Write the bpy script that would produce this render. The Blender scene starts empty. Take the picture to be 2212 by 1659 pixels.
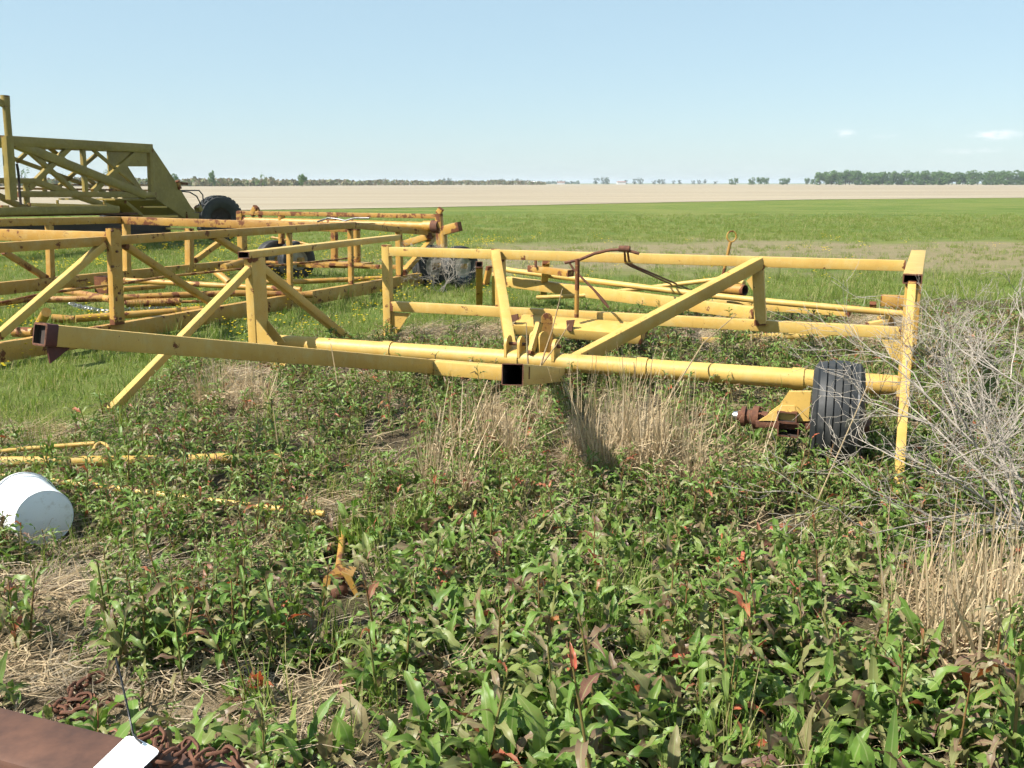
import bpy, math, random
import numpy as np
from mathutils import Vector as V, Matrix, noise as mnoise
random.seed(7); np.random.seed(7)
R = math.radians
scene = bpy.context.scene

# ------------------------------------------------------------------ camera, sky, sun, exposure
FPX, CX, CY = 2131.0, 1106.0, 829.5          # focal length and centre in a 2212 x 1659 frame
EYE = 1.9
PITCH = math.atan((CY - 395.7) / FPX)
cam_data = bpy.data.cameras.new('camera'); cam = bpy.data.objects.new('camera', cam_data)
scene.collection.objects.link(cam)
cam.location = (0, 0, EYE); cam.rotation_euler = (math.pi / 2 - PITCH, 0, 0)
cam_data.sensor_width = 36; cam_data.sensor_fit = 'HORIZONTAL'
cam_data.lens = 36 * FPX / 2212.0
cam_data.clip_start = 0.05; cam_data.clip_end = 20000
scene.camera = cam

SUN_EL = R(47); SUN_H = V((-0.93, -0.37, 0)).normalized()      # horizontal direction towards the sun
TO_SUN = V((SUN_H.x * math.cos(SUN_EL), SUN_H.y * math.cos(SUN_EL), math.sin(SUN_EL)))
world = bpy.data.worlds.new('World'); scene.world = world; world.use_nodes = True
wn = world.node_tree.nodes; wl = world.node_tree.links; wn.clear()
w_out = wn.new('ShaderNodeOutputWorld'); w_bg = wn.new('ShaderNodeBackground')
sky = wn.new('ShaderNodeTexSky'); sky.sky_type = 'NISHITA'; sky.sun_disc = False
sky.sun_elevation = SUN_EL; sky.sun_rotation = math.atan2(SUN_H.x, SUN_H.y)
sky.air_density = 1.0; sky.dust_density = .4; sky.ozone_density = 1.4; sky.altitude = 50
w_bg.inputs['Strength'].default_value = 0.058
wl.new(w_bg.outputs[0], w_out.inputs[0])
# a few small fair-weather clouds low over the horizon, as part of the sky
def cloud_sky():
    tc = wn.new('ShaderNodeTexCoord')
    nz = wn.new('ShaderNodeTexNoise'); nz.inputs['Scale'].default_value = 90; nz.inputs['Detail'].default_value = 6
    mp = wn.new('ShaderNodeMapping'); mp.inputs['Scale'].default_value = (1, 1, 2.6)
    wl.new(tc.outputs['Generated'], mp.inputs[0]); wl.new(mp.outputs[0], nz.inputs[0])
    total = None
    spots = [(1824, 289, 18, 7, .7), (1915, 294, 20, 4, .22), (2153, 292, 36, 8, .9), 
             (2085, 327, 40, 5, .25), (2140, 323, 20, 4, .25), (-160, 330, 40, 8, .5)]
    for (px, py, rx, ry, amt) in spots:
        d = ray(px, py).normalized()
        sub = wn.new('ShaderNodeVectorMath'); sub.operation = 'SUBTRACT'; sub.inputs[1].default_value = d
        wl.new(tc.outputs['Generated'], sub.inputs[0])
        sc = wn.new('ShaderNodeVectorMath'); sc.operation = 'MULTIPLY'
        sc.inputs[1].default_value = (FPX / rx, FPX / rx, FPX / ry); wl.new(sub.outputs[0], sc.inputs[0])
        ln = wn.new('ShaderNodeVectorMath'); ln.operation = 'LENGTH'; wl.new(sc.outputs[0], ln.inputs[0])
        mr = wn.new('ShaderNodeMapRange'); mr.interpolation_type = 'SMOOTHSTEP'
        mr.inputs['From Min'].default_value = 0.2; mr.inputs['From Max'].default_value = 1.7
        mr.inputs['To Min'].default_value = amt; mr.inputs['To Max'].default_value = 0
        wl.new(ln.outputs['Value'], mr.inputs['Value'])
        if total is None: total = mr.outputs[0]
        else:
            ad = wn.new('ShaderNodeMath'); ad.operation = 'ADD'; wl.new(total, ad.inputs[0]); wl.new(mr.outputs[0], ad.inputs[1]); total = ad.outputs[0]
    rmp = wn.new('ShaderNodeMapRange'); rmp.inputs['From Min'].default_value = .36; rmp.inputs['From Max'].default_value = .62
    wl.new(nz.outputs[0], rmp.inputs['Value'])
    mu = wn.new('ShaderNodeMath'); mu.operation = 'MULTIPLY'; mu.use_clamp = True
    wl.new(total, mu.inputs[0]); wl.new(rmp.outputs[0], mu.inputs[1])
    hz = wn.new('ShaderNodeMix'); hz.data_type = 'RGBA'; hz.inputs['Factor'].default_value = SKY_PALE
    hz.inputs['B'].default_value = (5.9, 8.3, 9.6, 1); wl.new(sky.outputs[0], hz.inputs['A'])
    mx = wn.new('ShaderNodeMix'); mx.data_type = 'RGBA'
    wl.new(mu.outputs[0], mx.inputs['Factor']); wl.new(hz.outputs['Result'], mx.inputs['A']); mx.inputs['B'].default_value = (9.8, 10.2, 10.4, 1)
    wl.new(mx.outputs['Result'], w_bg.inputs['Color'])
SKY_PALE = 0.5

sun_d = bpy.data.lights.new('sun', 'SUN'); sun_d.energy = 5.0; sun_d.angle = R(0.53); sun_d.color = (1.0, 0.95, 0.86)
sun = bpy.data.objects.new('sun', sun_d); scene.collection.objects.link(sun)
sun.rotation_euler = TO_SUN.to_track_quat('Z', 'Y').to_euler(); sun.location = (-20, -8, 25)
scene.view_settings.view_transform = 'Standard'; scene.view_settings.look = 'None'
scene.view_settings.exposure = 1.0; scene.view_settings.gamma = 1.0; scene.view_settings.use_curve_mapping = False
scene.cycles.max_bounces = 3; scene.cycles.diffuse_bounces = 1; scene.cycles.glossy_bounces = 2; scene.cycles.transmission_bounces = 3; scene.cycles.transparent_max_bounces = 6; scene.cycles.volume_bounces = 0
scene.cycles.use_denoising = True
scene.cycles.use_adaptive_sampling = True; scene.cycles.adaptive_threshold = 0.035; scene.cycles.use_light_tree = False

# ------------------------------------------------------------------ where things stand: sight lines to world points
cp, sp = math.cos(PITCH), math.sin(PITCH)
def ray(x, y):
    a, b = (x - CX), -(y - CY)
    return V((a, cp * FPX + sp * b, -sp * FPX + cp * b))
def atY(x, y, Y):
    d = ray(x, y); return V((0, 0, EYE)) + d * (Y / d.y)
def atz(x, y, z):
    d = ray(x, y); return V((0, 0, EYE)) + d * ((z - EYE) / d.z)
def proj(p):
    X, Y, Z = p[0], p[1], p[2] - EYE
    f = Y * cp - Z * sp; u = Y * sp + Z * cp
    return CX + FPX * X / f, CY - FPX * u / f
class Plane:                                  # an upright plane through p along a level direction d
    def __init__(s, p, d, off=None):
        s.p = V((p[0], p[1], 0)); s.d = V((d[0], d[1], 0)).normalized(); s.n = V((s.d.y, -s.d.x, 0))
        if off: s.p = s.p + s.n * off
    def __call__(s, x, y):
        d = ray(x, y); t = (s.p - V((0, 0, EYE))).dot(s.n) / d.dot(s.n)
        return V((0, 0, EYE)) + d * t
    def shift(s, off): return Plane(s.p + s.n * off, s.d)
# pixel helpers for the enlarged views used while measuring
def r1(x, y): return x / 4.0, 195.9 + y / 4.0
def r2(x, y): return x / 4.0, 460.8 + y / 4.0
def r3(x, y): return 460.8 + x / 3.491, 403.2 + y / 3.491
def r4(x, y): return 979.3 + x / 3.84, 483.9 + y / 3.84
def r5(x, y): return 1497.7 + x / 3.84, 483.9 + y / 3.84
def r6(x, y): return 1497.7 + x / 3.097, 714.3 + y / 3.097
def r7(x, y): return x / 3.2, 898.6 + y / 3.2
def r8(x, y): return x / 3.2, 1313.3 + y / 3.2
cloud_sky()

# ------------------------------------------------------------------ materials
MATS = {}
class NT:
    def __init__(s, name):
        m = bpy.data.materials.new(name); m.use_nodes = True; s.m = m
        s.n = m.node_tree.nodes; s.l = m.node_tree.links
        s.b = s.n['Principled BSDF']; s.out = s.n['Material Output']; MATS[name] = m
    def node(s, t, **kw):
        nd = s.n.new(t)
        for k, v in kw.items():
            if hasattr(nd, k): setattr(nd, k, v)
            else: nd.inputs[k].default_value = v
        return nd
    def noise(s, vec, scale, detail=5, rough=.55, dist=0):
        nd = s.n.new('ShaderNodeTexNoise'); nd.inputs['Scale'].default_value = scale; nd.inputs['Detail'].default_value = detail
        nd.inputs['Roughness'].default_value = rough; nd.inputs['Distortion'].default_value = dist
        if vec is not None: s.l.new(vec, nd.inputs['Vector'])
        return nd.outputs['Fac']
    def rng(s, val, a, b, c=0., d=1.):
        nd = s.n.new('ShaderNodeMapRange'); nd.inputs['From Min'].default_value = a; nd.inputs['From Max'].default_value = b
        nd.inputs['To Min'].default_value = c; nd.inputs['To Max'].default_value = d; s.l.new(val, nd.inputs['Value']); return nd.outputs[0]
    def mix(s, f, a, b):
        nd = s.n.new('ShaderNodeMix'); nd.data_type = 'RGBA'
        for sock, v in (('Factor', f), ('A', a), ('B', b)):
            if isinstance(v, (tuple, list)): nd.inputs[sock].default_value = (*v, 1)[:4]
            elif isinstance(v, (int, float)): nd.inputs[sock].default_value = v
            else: s.l.new(v, nd.inputs[sock])
        return nd.outputs['Result']
    def math(s, op, a, b=None, clamp=False):
        nd = s.n.new('ShaderNodeMath'); nd.operation = op; nd.use_clamp = clamp
        for i, v in enumerate((a, b)):
            if v is None: continue
            if isinstance(v, (int, float)): nd.inputs[i].default_value = v
            else: s.l.new(v, nd.inputs[i])
        return nd.outputs[0]
    def obj(s): return s.n.new('ShaderNodeTexCoord').outputs['Object']
    def pos(s): return s.n.new('ShaderNodeNewGeometry').outputs['Position']
    def scaled(s, vec, sc):
        nd = s.n.new('ShaderNodeMapping'); nd.inputs['Scale'].default_value = sc; s.l.new(vec, nd.inputs[0]); return nd.outputs[0]
    def color(s, c): s.l.new(c, s.b.inputs['Base Color'])
    def rough(s, v):
        if isinstance(v, (int, float)): s.b.inputs['Roughness'].default_value = v
        else: s.l.new(v, s.b.inputs['Roughness'])
    def bump(s, h, strength=.3, dist=.01):
        nd = s.n.new('ShaderNodeBump'); nd.inputs['Strength'].default_value = strength; nd.inputs['Distance'].default_value = dist
        s.l.new(h, nd.inputs['Height']); s.l.new(nd.outputs[0], s.b.inputs['Normal'])
    def rnd(s): return s.n.new('ShaderNodeObjectInfo').outputs['Random']

def paint(name, c1, c2, rust=.5, rust_c=((.11, .035, .014), (.22, .075, .025)), fade=(.62, .50, .22), ends=True):
    k_ = .8; c1, c2, fade = [tuple(x * k_ for x in c) for c in (c1, c2, fade)]; rust_c = [tuple(x * k_ for x in c) for c in rust_c]
    t = NT(name); p = t.pos()
    base = t.mix(t.rng(t.noise(p, 2.2, 5), .3, .7), c1, c2)
    base = t.mix(t.rng(t.noise(p, .9, 3, .6), .42, .66, 0, .5), base, (c2[0] * .80, c2[1] * .74, c2[2] * .7))                # darker, dirtier stretches
    base = t.mix(t.rng(t.noise(p, 9, 8, .7), .48, .75, 0, .6), base, fade)               # chalky, sun-bleached paint
    base = t.mix(t.rng(t.noise(t.scaled(p, (40, 40, 5)), 1, 4), .56, .78, 0, .3), base, (c2[0] * .7, c2[1] * .62, c2[2] * .55))  # run-off streaks
    base = t.mix(t.rng(t.noise(p, 34, 6, .7), .58, .74, 0, .4), base, (c2[0] * .7, c2[1] * .6, c2[2] * .6))                       # dirt speckle
    rc = t.mix(t.noise(p, 30, 4), *rust_c)
    big = t.noise(p, 5.5, 9, .68)
    if ends:
        at = t.n.new('ShaderNodeAttribute'); at.attribute_name = 'wear'
        big = t.math('ADD', big, t.math('MULTIPLY', at.outputs['Fac'], .19))
    mask = t.rng(big, .70 - .12 * rust, .735 - .12 * rust)
    spots = t.rng(t.noise(p, 42, 3, .6), .74 - .05 * rust, .77 - .05 * rust)
    mask = t.math('MAXIMUM', mask, spots)
    t.color(t.mix(mask, base, rc)); t.rough(t.rng(mask, 0, 1, .5, .85))
    t.bump(t.math('ADD', t.noise(p, 55, 5), t.math('MULTIPLY', mask, -.5)), .25, .004)
    t.b.inputs['Specular IOR Level'].default_value = .4
    return t.m
paint('paint_clean', (.69, .455, .12), (.60, .375, .088), .5)
paint('paint_worn', (.57, .325, .065), (.46, .245, .045), 1.0, fade=(.56, .43, .19))
paint('paint_rusty', (.50, .28, .06), (.38, .19, .04), 1.55, fade=(.5, .33, .12))
paint('paint_olive_shaded', (.34, .245, .05), (.25, .18, .038), .35, fade=(.38, .31, .11))  # greenish yellow paint, darkness of the scraper's shaded side put into the colour

def simple(name, c1, c2, scale=20, rough=.7, bump=.2, dist=.004, metal=0):
    if max(c1) < .7 and not metal: c1, c2 = [tuple(x * .8 for x in c) for c in (c1, c2)]
    t = NT(name); p = t.pos(); f = t.rng(t.noise(p, scale, 6, .65), .3, .7)
    t.color(t.mix(f, c1, c2)); t.rough(rough); t.bump(t.noise(p, scale * 3, 5), bump, dist); t.b.inputs['Metallic'].default_value = metal
    return t
simple('rust', (.085, .032, .018), (.19, .075, .035), 25, .85, .5, .004)
simple('dark_red', (.06, .012, .012), (.11, .022, .018), 20, .6)
simple('rust_plate', (.07, .03, .019), (.15, .066, .038), 11, .75, .25, .002)
simple('bare_steel', (.45, .45, .45), (.6, .6, .6), 40, .35, .1, .001, 1)
simple('dark_steel_and_shade', (.03, .022, .018), (.06, .036, .024), 20, .8)  # dark steel; its colour also carries the shade of blade, hollows and hole
tw_ = simple('white_plastic', (.80, .80, .80), (.74, .75, .75), 5, .42, .03, .001)
p_ = tw_.pos(); tw_.color(tw_.mix(tw_.rng(tw_.noise(p_, 17, 7, .7), .55, .72, 0, .55), (.78, .79, .79), (.42, .36, .27)))
simple('tag_card', (.92, .92, .92), (.88, .88, .88), 30, .5, .02, .001)
simple('black_plastic', (.012, .012, .012), (.02, .02, .02), 30, .4)
simple('rim_paint', (.5, .47, .38), (.36, .30, .2), 12, .6)
simple('dead_twig', (.50, .44, .37), (.33, .28, .225), 60, .9)
simple('bark', (.10, .075, .05), (.06, .045, .03), 30, .9)
simple('tan_stub', (.42, .31, .17), (.3, .22, .12), 30, .9)
simple('shed_white', (.75, .75, .72), (.65, .65, .63), 3, .7)
simple('shed_roof', (.3, .1, .07), (.35, .3, .27), .05, .7)
t = NT('tyre'); p = t.pos()
dust = t.rng(t.noise(p, 7, 6, .6), .42, .72)
t.color(t.mix(dust, (.016, .0175, .019), (.055, .053, .048))); t.rough(t.rng(dust, 0, 1, .55, .9)); t.bump(t.noise(p, 70, 4), .25, .003)
t = NT('tread_worn'); p = t.pos(); t.color(t.mix(t.noise(p, 30), (.10, .10, .075), (.16, .15, .11))); t.rough(.9)

# leaves: one material, tint picked per leaf
def leaf_mat(name, ramp, trans=.3, rough=.42, mid=(.26, .30, .12), blotch=None, spec=.3):
    k_ = {'dock_leaf': 1.13, 'grass_blade': .88, 'petal': .8}.get(name, .8); ramp = [(a_, tuple(x * k_ for x in c)) for a_, c in ramp]
    t = NT(name)
    at = t.n.new('ShaderNodeAttribute'); at.attribute_name = 'tint'
    ac = t.n.new('ShaderNodeAttribute'); ac.attribute_name = 'rib'
    s = t.math('ADD', at.outputs['Fac'], t.math('MULTIPLY', t.rnd(), 7.31)); wnz = t.n.new('ShaderNodeTexWhiteNoise'); wnz.noise_dimensions = '1D'
    t.l.new(s, wnz.inputs['W'])
    cr = t.n.new('ShaderNodeValToRGB'); cr.color_ramp.interpolation = 'LINEAR'
    els = cr.color_ramp.elements
    while len(els) < len(ramp): els.new(.5)
    for e, (pp, c) in zip(els, ramp): e.position = pp; e.color = (*c, 1)
    t.l.new(wnz.outputs['Value'], cr.inputs[0])
    p = t.pos()
    c = cr.outputs[0]
    if blotch: c = t.mix(t.rng(t.noise(p, 22, 3), .38, .75, 0, .45), c, blotch)
    if mid: c = t.mix(t.rng(ac.outputs['Fac'], .72, 1, 0, .6), c, mid)
    t.color(c); t.rough(rough)
    t.b.inputs['Specular IOR Level'].default_value = spec
    tr = t.n.new('ShaderNodeBsdfTranslucent'); hs = t.n.new('ShaderNodeHueSaturation'); hs.inputs['Value'].default_value = 1.7; hs.inputs['Saturation'].default_value = 1.1
    t.l.new(c, hs.inputs['Color']); t.l.new(hs.outputs[0], tr.inputs[0])
    ms = t.n.new('ShaderNodeMixShader'); ms.inputs[0].default_value = trans
    t.l.new(t.b.outputs[0], ms.inputs[1]); t.l.new(tr.outputs[0], ms.inputs[2]); t.l.new(ms.outputs[0], t.out.inputs[0])
    return t.m
leaf_mat('dock_leaf', [(0, (.058, .135, .018)), (.24, (.125, .215, .036)), (.45, (.08, .155, .024)), (.60, (.175, .225, .058)), (.73, (.185, .165, .078)), (.88, (.165, .11, .072)), (.965, (.125, .055, .048)), (.992, (.36, .08, .045))], .24, .44, blotch=(.17, .155, .06), spec=.28)
leaf_mat('dock_stem', [(0, (.22, .19, .06)), (.5, (.26, .12, .05)), (1, (.19, .22, .06))], .1, .6, None)
leaf_mat('grass_blade', [(0, (.11, .175, .026)), (.45, (.165, .235, .04)), (.72, (.235, .275, .065)), (.88, (.36, .33, .14)), (1, (.48, .39, .21))], .3, .55, None, spec=.2)
leaf_mat('straw', [(0, (.50, .38, .22)), (.4, (.62, .49, .31)), (.75, (.42, .31, .17)), (.92, (.27, .18, .10)), (1, (.70, .58, .40))], .2, .7, None)
leaf_mat('straw_grey', [(0, (.40, .32, .22)), (.4, (.50, .41, .29)), (.75, (.34, .265, .18)), (1, (.20, .145, .09))], .15, .75, None)
leaf_mat('tree_leaf', [(0, (.075, .15, .035)), (.5, (.115, .205, .05)), (1, (.065, .125, .035))], .25, .6, None)
leaf_mat('hedge_leaf', [(0, (.16, .17, .07)), (.5, (.23, .18, .11)), (.75, (.13, .19, .055)), (1, (.28, .21, .14))], .2, .7, None)
leaf_mat('far_leaf', [(0, (.06, .10, .06)), (.5, (.075, .12, .065)), (1, (.055, .09, .055))], .2, .7, None)
leaf_mat('petal', [(0, (.75, .52, .02)), (1, (.85, .66, .04))], .3, .5, None)

# ------------------------------------------------------------------ mesh tools
COL = scene.collection
def tag(o, label=None, cat=None, group=None, kind=None):
    if label: o['label'] = label
    if cat: o['category'] = cat
    if group: o['group'] = group
    if kind: o['kind'] = kind
    return o
def empty(name, loc, label=None, cat=None, group=None, rz=0):
    o = bpy.data.objects.new(name, None); COL.objects.link(o); o.location = loc; o.rotation_euler.z = rz; o.empty_display_size = .1
    return tag(o, label, cat, group)
class MB:
    def __init__(s): s.v = []; s.f = []; s.w = []; s.attr = {}; s.inner = set(); s.rim = set()
    def add(s, verts, faces, wear=None):
        k = len(s.v); s.v += [V(x) for x in verts]; s.f += [[i + k for i in f] for f in faces]
        s.w += list(wear) if wear is not None else [0.0] * len(verts); return s
    def mesh(s, name, mat, smooth=30):
        me = bpy.data.meshes.new(name); me.from_pydata([tuple(x) for x in s.v], [], s.f); me.materials.append(MATS[mat])
        a = me.attributes.new('wear', 'FLOAT', 'POINT'); a.data.foreach_set('value', s.w)
        for k, vals in s.attr.items():
            b = me.attributes.new(k, 'FLOAT', 'POINT'); b.data.foreach_set('value', vals)
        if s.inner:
            me.materials.append(MATS['dark_steel_and_shade']); me.materials.append(MATS['rust'])  # tube insides: rusty steel, darkened in colour for the shade within
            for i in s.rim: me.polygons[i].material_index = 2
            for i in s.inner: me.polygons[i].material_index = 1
        if smooth:
            me.shade_smooth(); me.set_sharp_from_angle(angle=R(smooth))
        me.update(); return me
    def build(s, name, mat, parent=None, smooth=30):
        if parent is not None:
            L = root_loc(parent); s.v = [x - L for x in s.v]
        me = s.mesh(name, mat, smooth)
        o = bpy.data.objects.new(name, me); COL.objects.link(o); o.parent = parent
        return o
def root_loc(o):
    L = V((0, 0, 0))
    while o is not None: L += o.location; o = o.parent
    return L
def axes(A, B, up=(0, 0, 1)):
    d = (B - A).normalized(); u = V(up)
    if abs(d.dot(u)) > .97: u = V((.3665, .9304, 0)) if abs(d.y) < .9 else V((1, 0, 0))
    s = d.cross(u).normalized(); return d, s, s.cross(d).normalized()
def rect(w, h, r, n=2):
    pts = []
    for cx, cy, a0 in ((w / 2 - r, h / 2 - r, 0), (-w / 2 + r, h / 2 - r, 90), (-w / 2 + r, -h / 2 + r, 180), (w / 2 - r, -h / 2 + r, 270)):
        for i in range(n + 1):
            a = R(a0 + 90 * i / n); pts.append((cx + r * math.cos(a), cy + r * math.sin(a)))
    return pts
def circ(r, n=16): return [(r * math.cos(2 * math.pi * i / n), r * math.sin(2 * math.pi * i / n)) for i in range(n)]
def sweep(mb, prof, inner, A, B, up=(0, 0, 1), openA=False, openB=False, depth=.9, taper=1.0):
    d, s, u = axes(A, B, up); L = (B - A).length; e = min(.07, L * .3); n = len(prof)
    st = [0, e, L * .5, L - e, L]; wr = [1, 0, 0, 0, 1]
    verts = []; wear = []; faces = []
    for t_, w_ in zip(st, wr):
        k = 1 + (taper - 1) * t_ / L
        for (x, y) in prof: verts.append(A + d * t_ + s * x * k + u * y * k); wear.append(w_)
    for j in range(4):
        for i in range(n):
            a = j * n + i; b = j * n + (i + 1) % n; faces.append([a, b, b + n, a + n])
    for isA, op, base, t0, sg in ((True, openA, 0, 0, 1), (False, openB, 4 * n, L, -1)):
        ring = list(range(base, base + n))
        if op and inner:
            k = 1 if isA else taper
            i0 = len(verts)
            for (x, y) in inner: verts.append(A + d * t0 + s * x * k + u * y * k); wear.append(1)
            for (x, y) in inner: verts.append(A + d * (t0 + sg * min(depth, L * .45)) + s * x * k + u * y * k); wear.append(1)
            for i in range(n):
                j = (i + 1) % n
                q1 = [ring[i], ring[j], i0 + j, i0 + i]; q2 = [i0 + i, i0 + j, i0 + n + j, i0 + n + i]
                if isA: q1.reverse(); q2.reverse()
                mb.rim.add(len(mb.f) + len(faces)); mb.inner.add(len(mb.f) + len(faces) + 1); faces += [q1, q2]
            cap = [i0 + n + i for i in range(n)]
            mb.inner.add(len(mb.f) + len(faces)); faces.append(cap[::-1] if isA else cap)
        else: faces.append(ring[::-1] if isA else ring)
    mb.add(verts, faces, wear); return mb
def beam(name, parent, mat, A, B, w, h, up=(0, 0, 1), r=None, openA=False, openB=False, wall=.009, taper=1.0):
    r = min(w, h) * .06 if r is None else r
    mb = MB(); sweep(mb, rect(w, h, r), rect(w - 2 * wall, h - 2 * wall, max(r - wall, .001)), A, B, up, openA, openB, taper=taper)
    return mb.build(name, mat, parent)
def pipe(name, parent, mat, A, B, r, n=16, openA=False, openB=False, taper=1.0):
    mb = MB(); sweep(mb, circ(r, n), circ(r * .86, n), A, B, (0, 0, 1), openA, openB, taper=taper); return mb.build(name, mat, parent, 40)
def plate(name, parent, mat, pts, th=.012, normal=None):
    mb = MB(); mb_plate(mb, pts, th, normal); return mb.build(name, mat, parent, 30)
def mb_plate(mb, pts, th, normal=None):
    c = sum(pts, V()) / len(pts)
    nr = V()
    for i in range(len(pts)): nr += (pts[i] - c).cross(pts[(i + 1) % len(pts)] - c)
    nr.normalize()
    n = len(pts); vs = [p + nr * th / 2 for p in pts] + [p - nr * th / 2 for p in pts]
    fs = [list(range(n)), list(range(2 * n - 1, n - 1, -1))] + [[(i + 1) % n, i, i + n, (i + 1) % n + n] for i in range(n)]
    mb.add(vs, fs)
def mb_tube(mb, pts, rad, n=8, wear=0.0):
    if not isinstance(rad, (list, tuple)): rad = [rad] * len(pts)
    verts = []; faces = []; prev = None
    for i, p in enumerate(pts):
        d = (pts[min(i + 1, len(pts) - 1)] - pts[max(i - 1, 0)]).normalized()
        if prev is None:
            s = d.cross(V((0, 0, 1)));
            if s.length < .1: s = d.cross(V((0, 1, 0)))
        else: s = prev - d * prev.dot(d)
        s.normalize(); prev = s; u = s.cross(d)
        for k in range(n):
            a = 2 * math.pi * k / n; verts.append(p + (s * math.cos(a) + u * math.sin(a)) * rad[i])
    m = len(pts)
    for i in range(m - 1):
        for k in range(n):
            a = i * n + k; b = i * n + (k + 1) % n; faces.append([a, a + n, b + n, b])
    faces.append(list(range(n))); faces.append(list(range(m * n - 1, m * n - n - 1, -1)))
    mb.add(verts, faces, [wear] * len(verts)); return mb
def tube(name, parent, mat, pts, rad, n=8): return mb_tube(MB(), pts, rad, n).build(name, mat, parent, 50)
def bez(p0, p1, p2, n=12): return [p0 * (1 - t) ** 2 + p1 * 2 * t * (1 - t) + p2 * t * t for t in [i / n for i in range(n + 1)]]
def lathe(mb, prof, C, ax, n=40, close=False):
    ax = ax.normalized(); s = ax.cross(V((0, 0, 1))).normalized(); u = s.cross(ax); m = len(prof); verts = []; faces = []
    for k in range(n):
        a = 2 * math.pi * k / n; dr = s * math.cos(a) + u * math.sin(a)
        for (x, r_) in prof: verts.append(C + ax * x + dr * r_)
    for k in range(n):
        k2 = (k + 1) % n
        for i in range(m - 1): faces.append([k * m + i, k * m + i + 1, k2 * m + i + 1, k2 * m + i])
    mb.add(verts, faces); return mb
def wheel(parent, C, ax, R_, W, rimr, ribs=4, lugs=False, name='wheel', rim_mat='rim_paint'):
    w = bpy.data.objects.new(name, None); COL.objects.link(w); w.parent = parent; w.location = C - root_loc(parent)
    h = W / 2; prof = [(-h * .72, rimr), (-h * .98, rimr + (R_ - rimr) * .3), (-h, rimr + (R_ - rimr) * .6), (-h * .93, R_ - .045), (-h * .8, R_ - .012)]
    m = 4 * ribs + 1
    if lugs:
        prof += [(-h * .5, R_ - .003), (0, R_), (h * .5, R_ - .003)]
    else:
        tw = h * 1.5
        for i in range(ribs):
            x0 = -tw / 2 + tw * i / ribs; x1 = -tw / 2 + tw * (i + 1) / ribs; g = tw / ribs * .10
            q = lambda x: R_ - .03 * (x / h) ** 2
            prof += [(x0 + g, q(x0)), ((x0 + x1) / 2, q((x0 + x1) / 2)), (x1 - g, q(x1))]
            if i < ribs - 1: prof += [(x1 - g * .7, q(x1) - .016), (x1 + g * .7, q(x1) - .016)]
    prof += [(h * .8, R_ - .012), (h * .93, R_ - .045), (h, rimr + (R_ - rimr) * .6), (h * .98, rimr + (R_ - rimr) * .3), (h * .72, rimr)]
    mb = MB(); lathe(mb, [(-x, r_) for x, r_ in prof], C, ax, 56); mb.build('tyre', 'tyre', w, 35)
    if lugs:
        axn = ax.normalized(); s = axn.cross(V((0, 0, 1))).normalized(); u = s.cross(axn); lb = MB(); nl = 26
        for k in range(nl):
            for j in range(4):
                a = 2 * math.pi * (k + .5 * (j % 2)) / nl; x = (j - 1.5) * W * .21
                dr = s * math.cos(a) + u * math.sin(a); tg = -s * math.sin(a) + u * math.cos(a)
                c = C + axn * x + dr * (R_ - .005); hx, ht, hr = W * .085, R_ * .085, .028
                sk = (.35 if j < 2 else -.35) * ht
                vs = [c + axn * (sx * hx) + tg * (st_ * ht + sx * sk) + dr * (sr * hr) for sr in (-1, 1) for sx in (-1, 1) for st_ in (-1, 1)]
                lb.add(vs, [[0, 1, 3, 2], [4, 6, 7, 5], [0, 4, 5, 1], [2, 3, 7, 6], [0, 2, 6, 4], [1, 5, 7, 3]])
        o = lb.build('tread_blocks', 'tyre', w, 0); o['kind'] = 'stuff'
    mb = MB(); lathe(mb, [(-h * .72, rimr * 1.02), (-h * .6, rimr * .97), (-h * .35, rimr * .8), (-h * .3, rimr * .35), (-h * .45, rimr * .33), (-h * .45, .001),
                          (h * .45, .001), (h * .45, rimr * .33), (h * .3, rimr * .35), (h * .35, rimr * .8), (h * .6, rimr * .97), (h * .72, rimr * 1.02)], C, ax, 32)
    mb.build('rim', rim_mat, w, 35)
    return w
U = V((.9304, -.3665, 0)); W_ = V((.3665, .9304, 0))     # level directions of the parked machines
Z = V((0, 0, 1))
# ------------------------------------------------------------------ ground
WEED_EDGE = [(-30, 6.4), (-6, 6.6), (-3.7, 7.2), (-3.3, 8.3), (-3.3, 10.2), (-2.8, 11.9), (-1.27, 13.1), (1.28, 14.0), (4, 15.0), (8.8, 16.5), (40, 17)]
def weed_edge(x):
    for (a, ya), (b, yb) in zip(WEED_EDGE, WEED_EDGE[1:]):
        if a <= x <= b: return ya + (yb - ya) * (x - a) / (b - a)
    return 6.4
def ground_z(x, y):
    if y > 60 or y < -5: return 0.0
    k = 1 if y < 40 else (60 - y) / 20
    return k * (.05 * mnoise.noise(V((x * .35, y * .35, 0))) + .025 * mnoise.noise(V((x * 1.3, y * 1.3, 5))))
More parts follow.
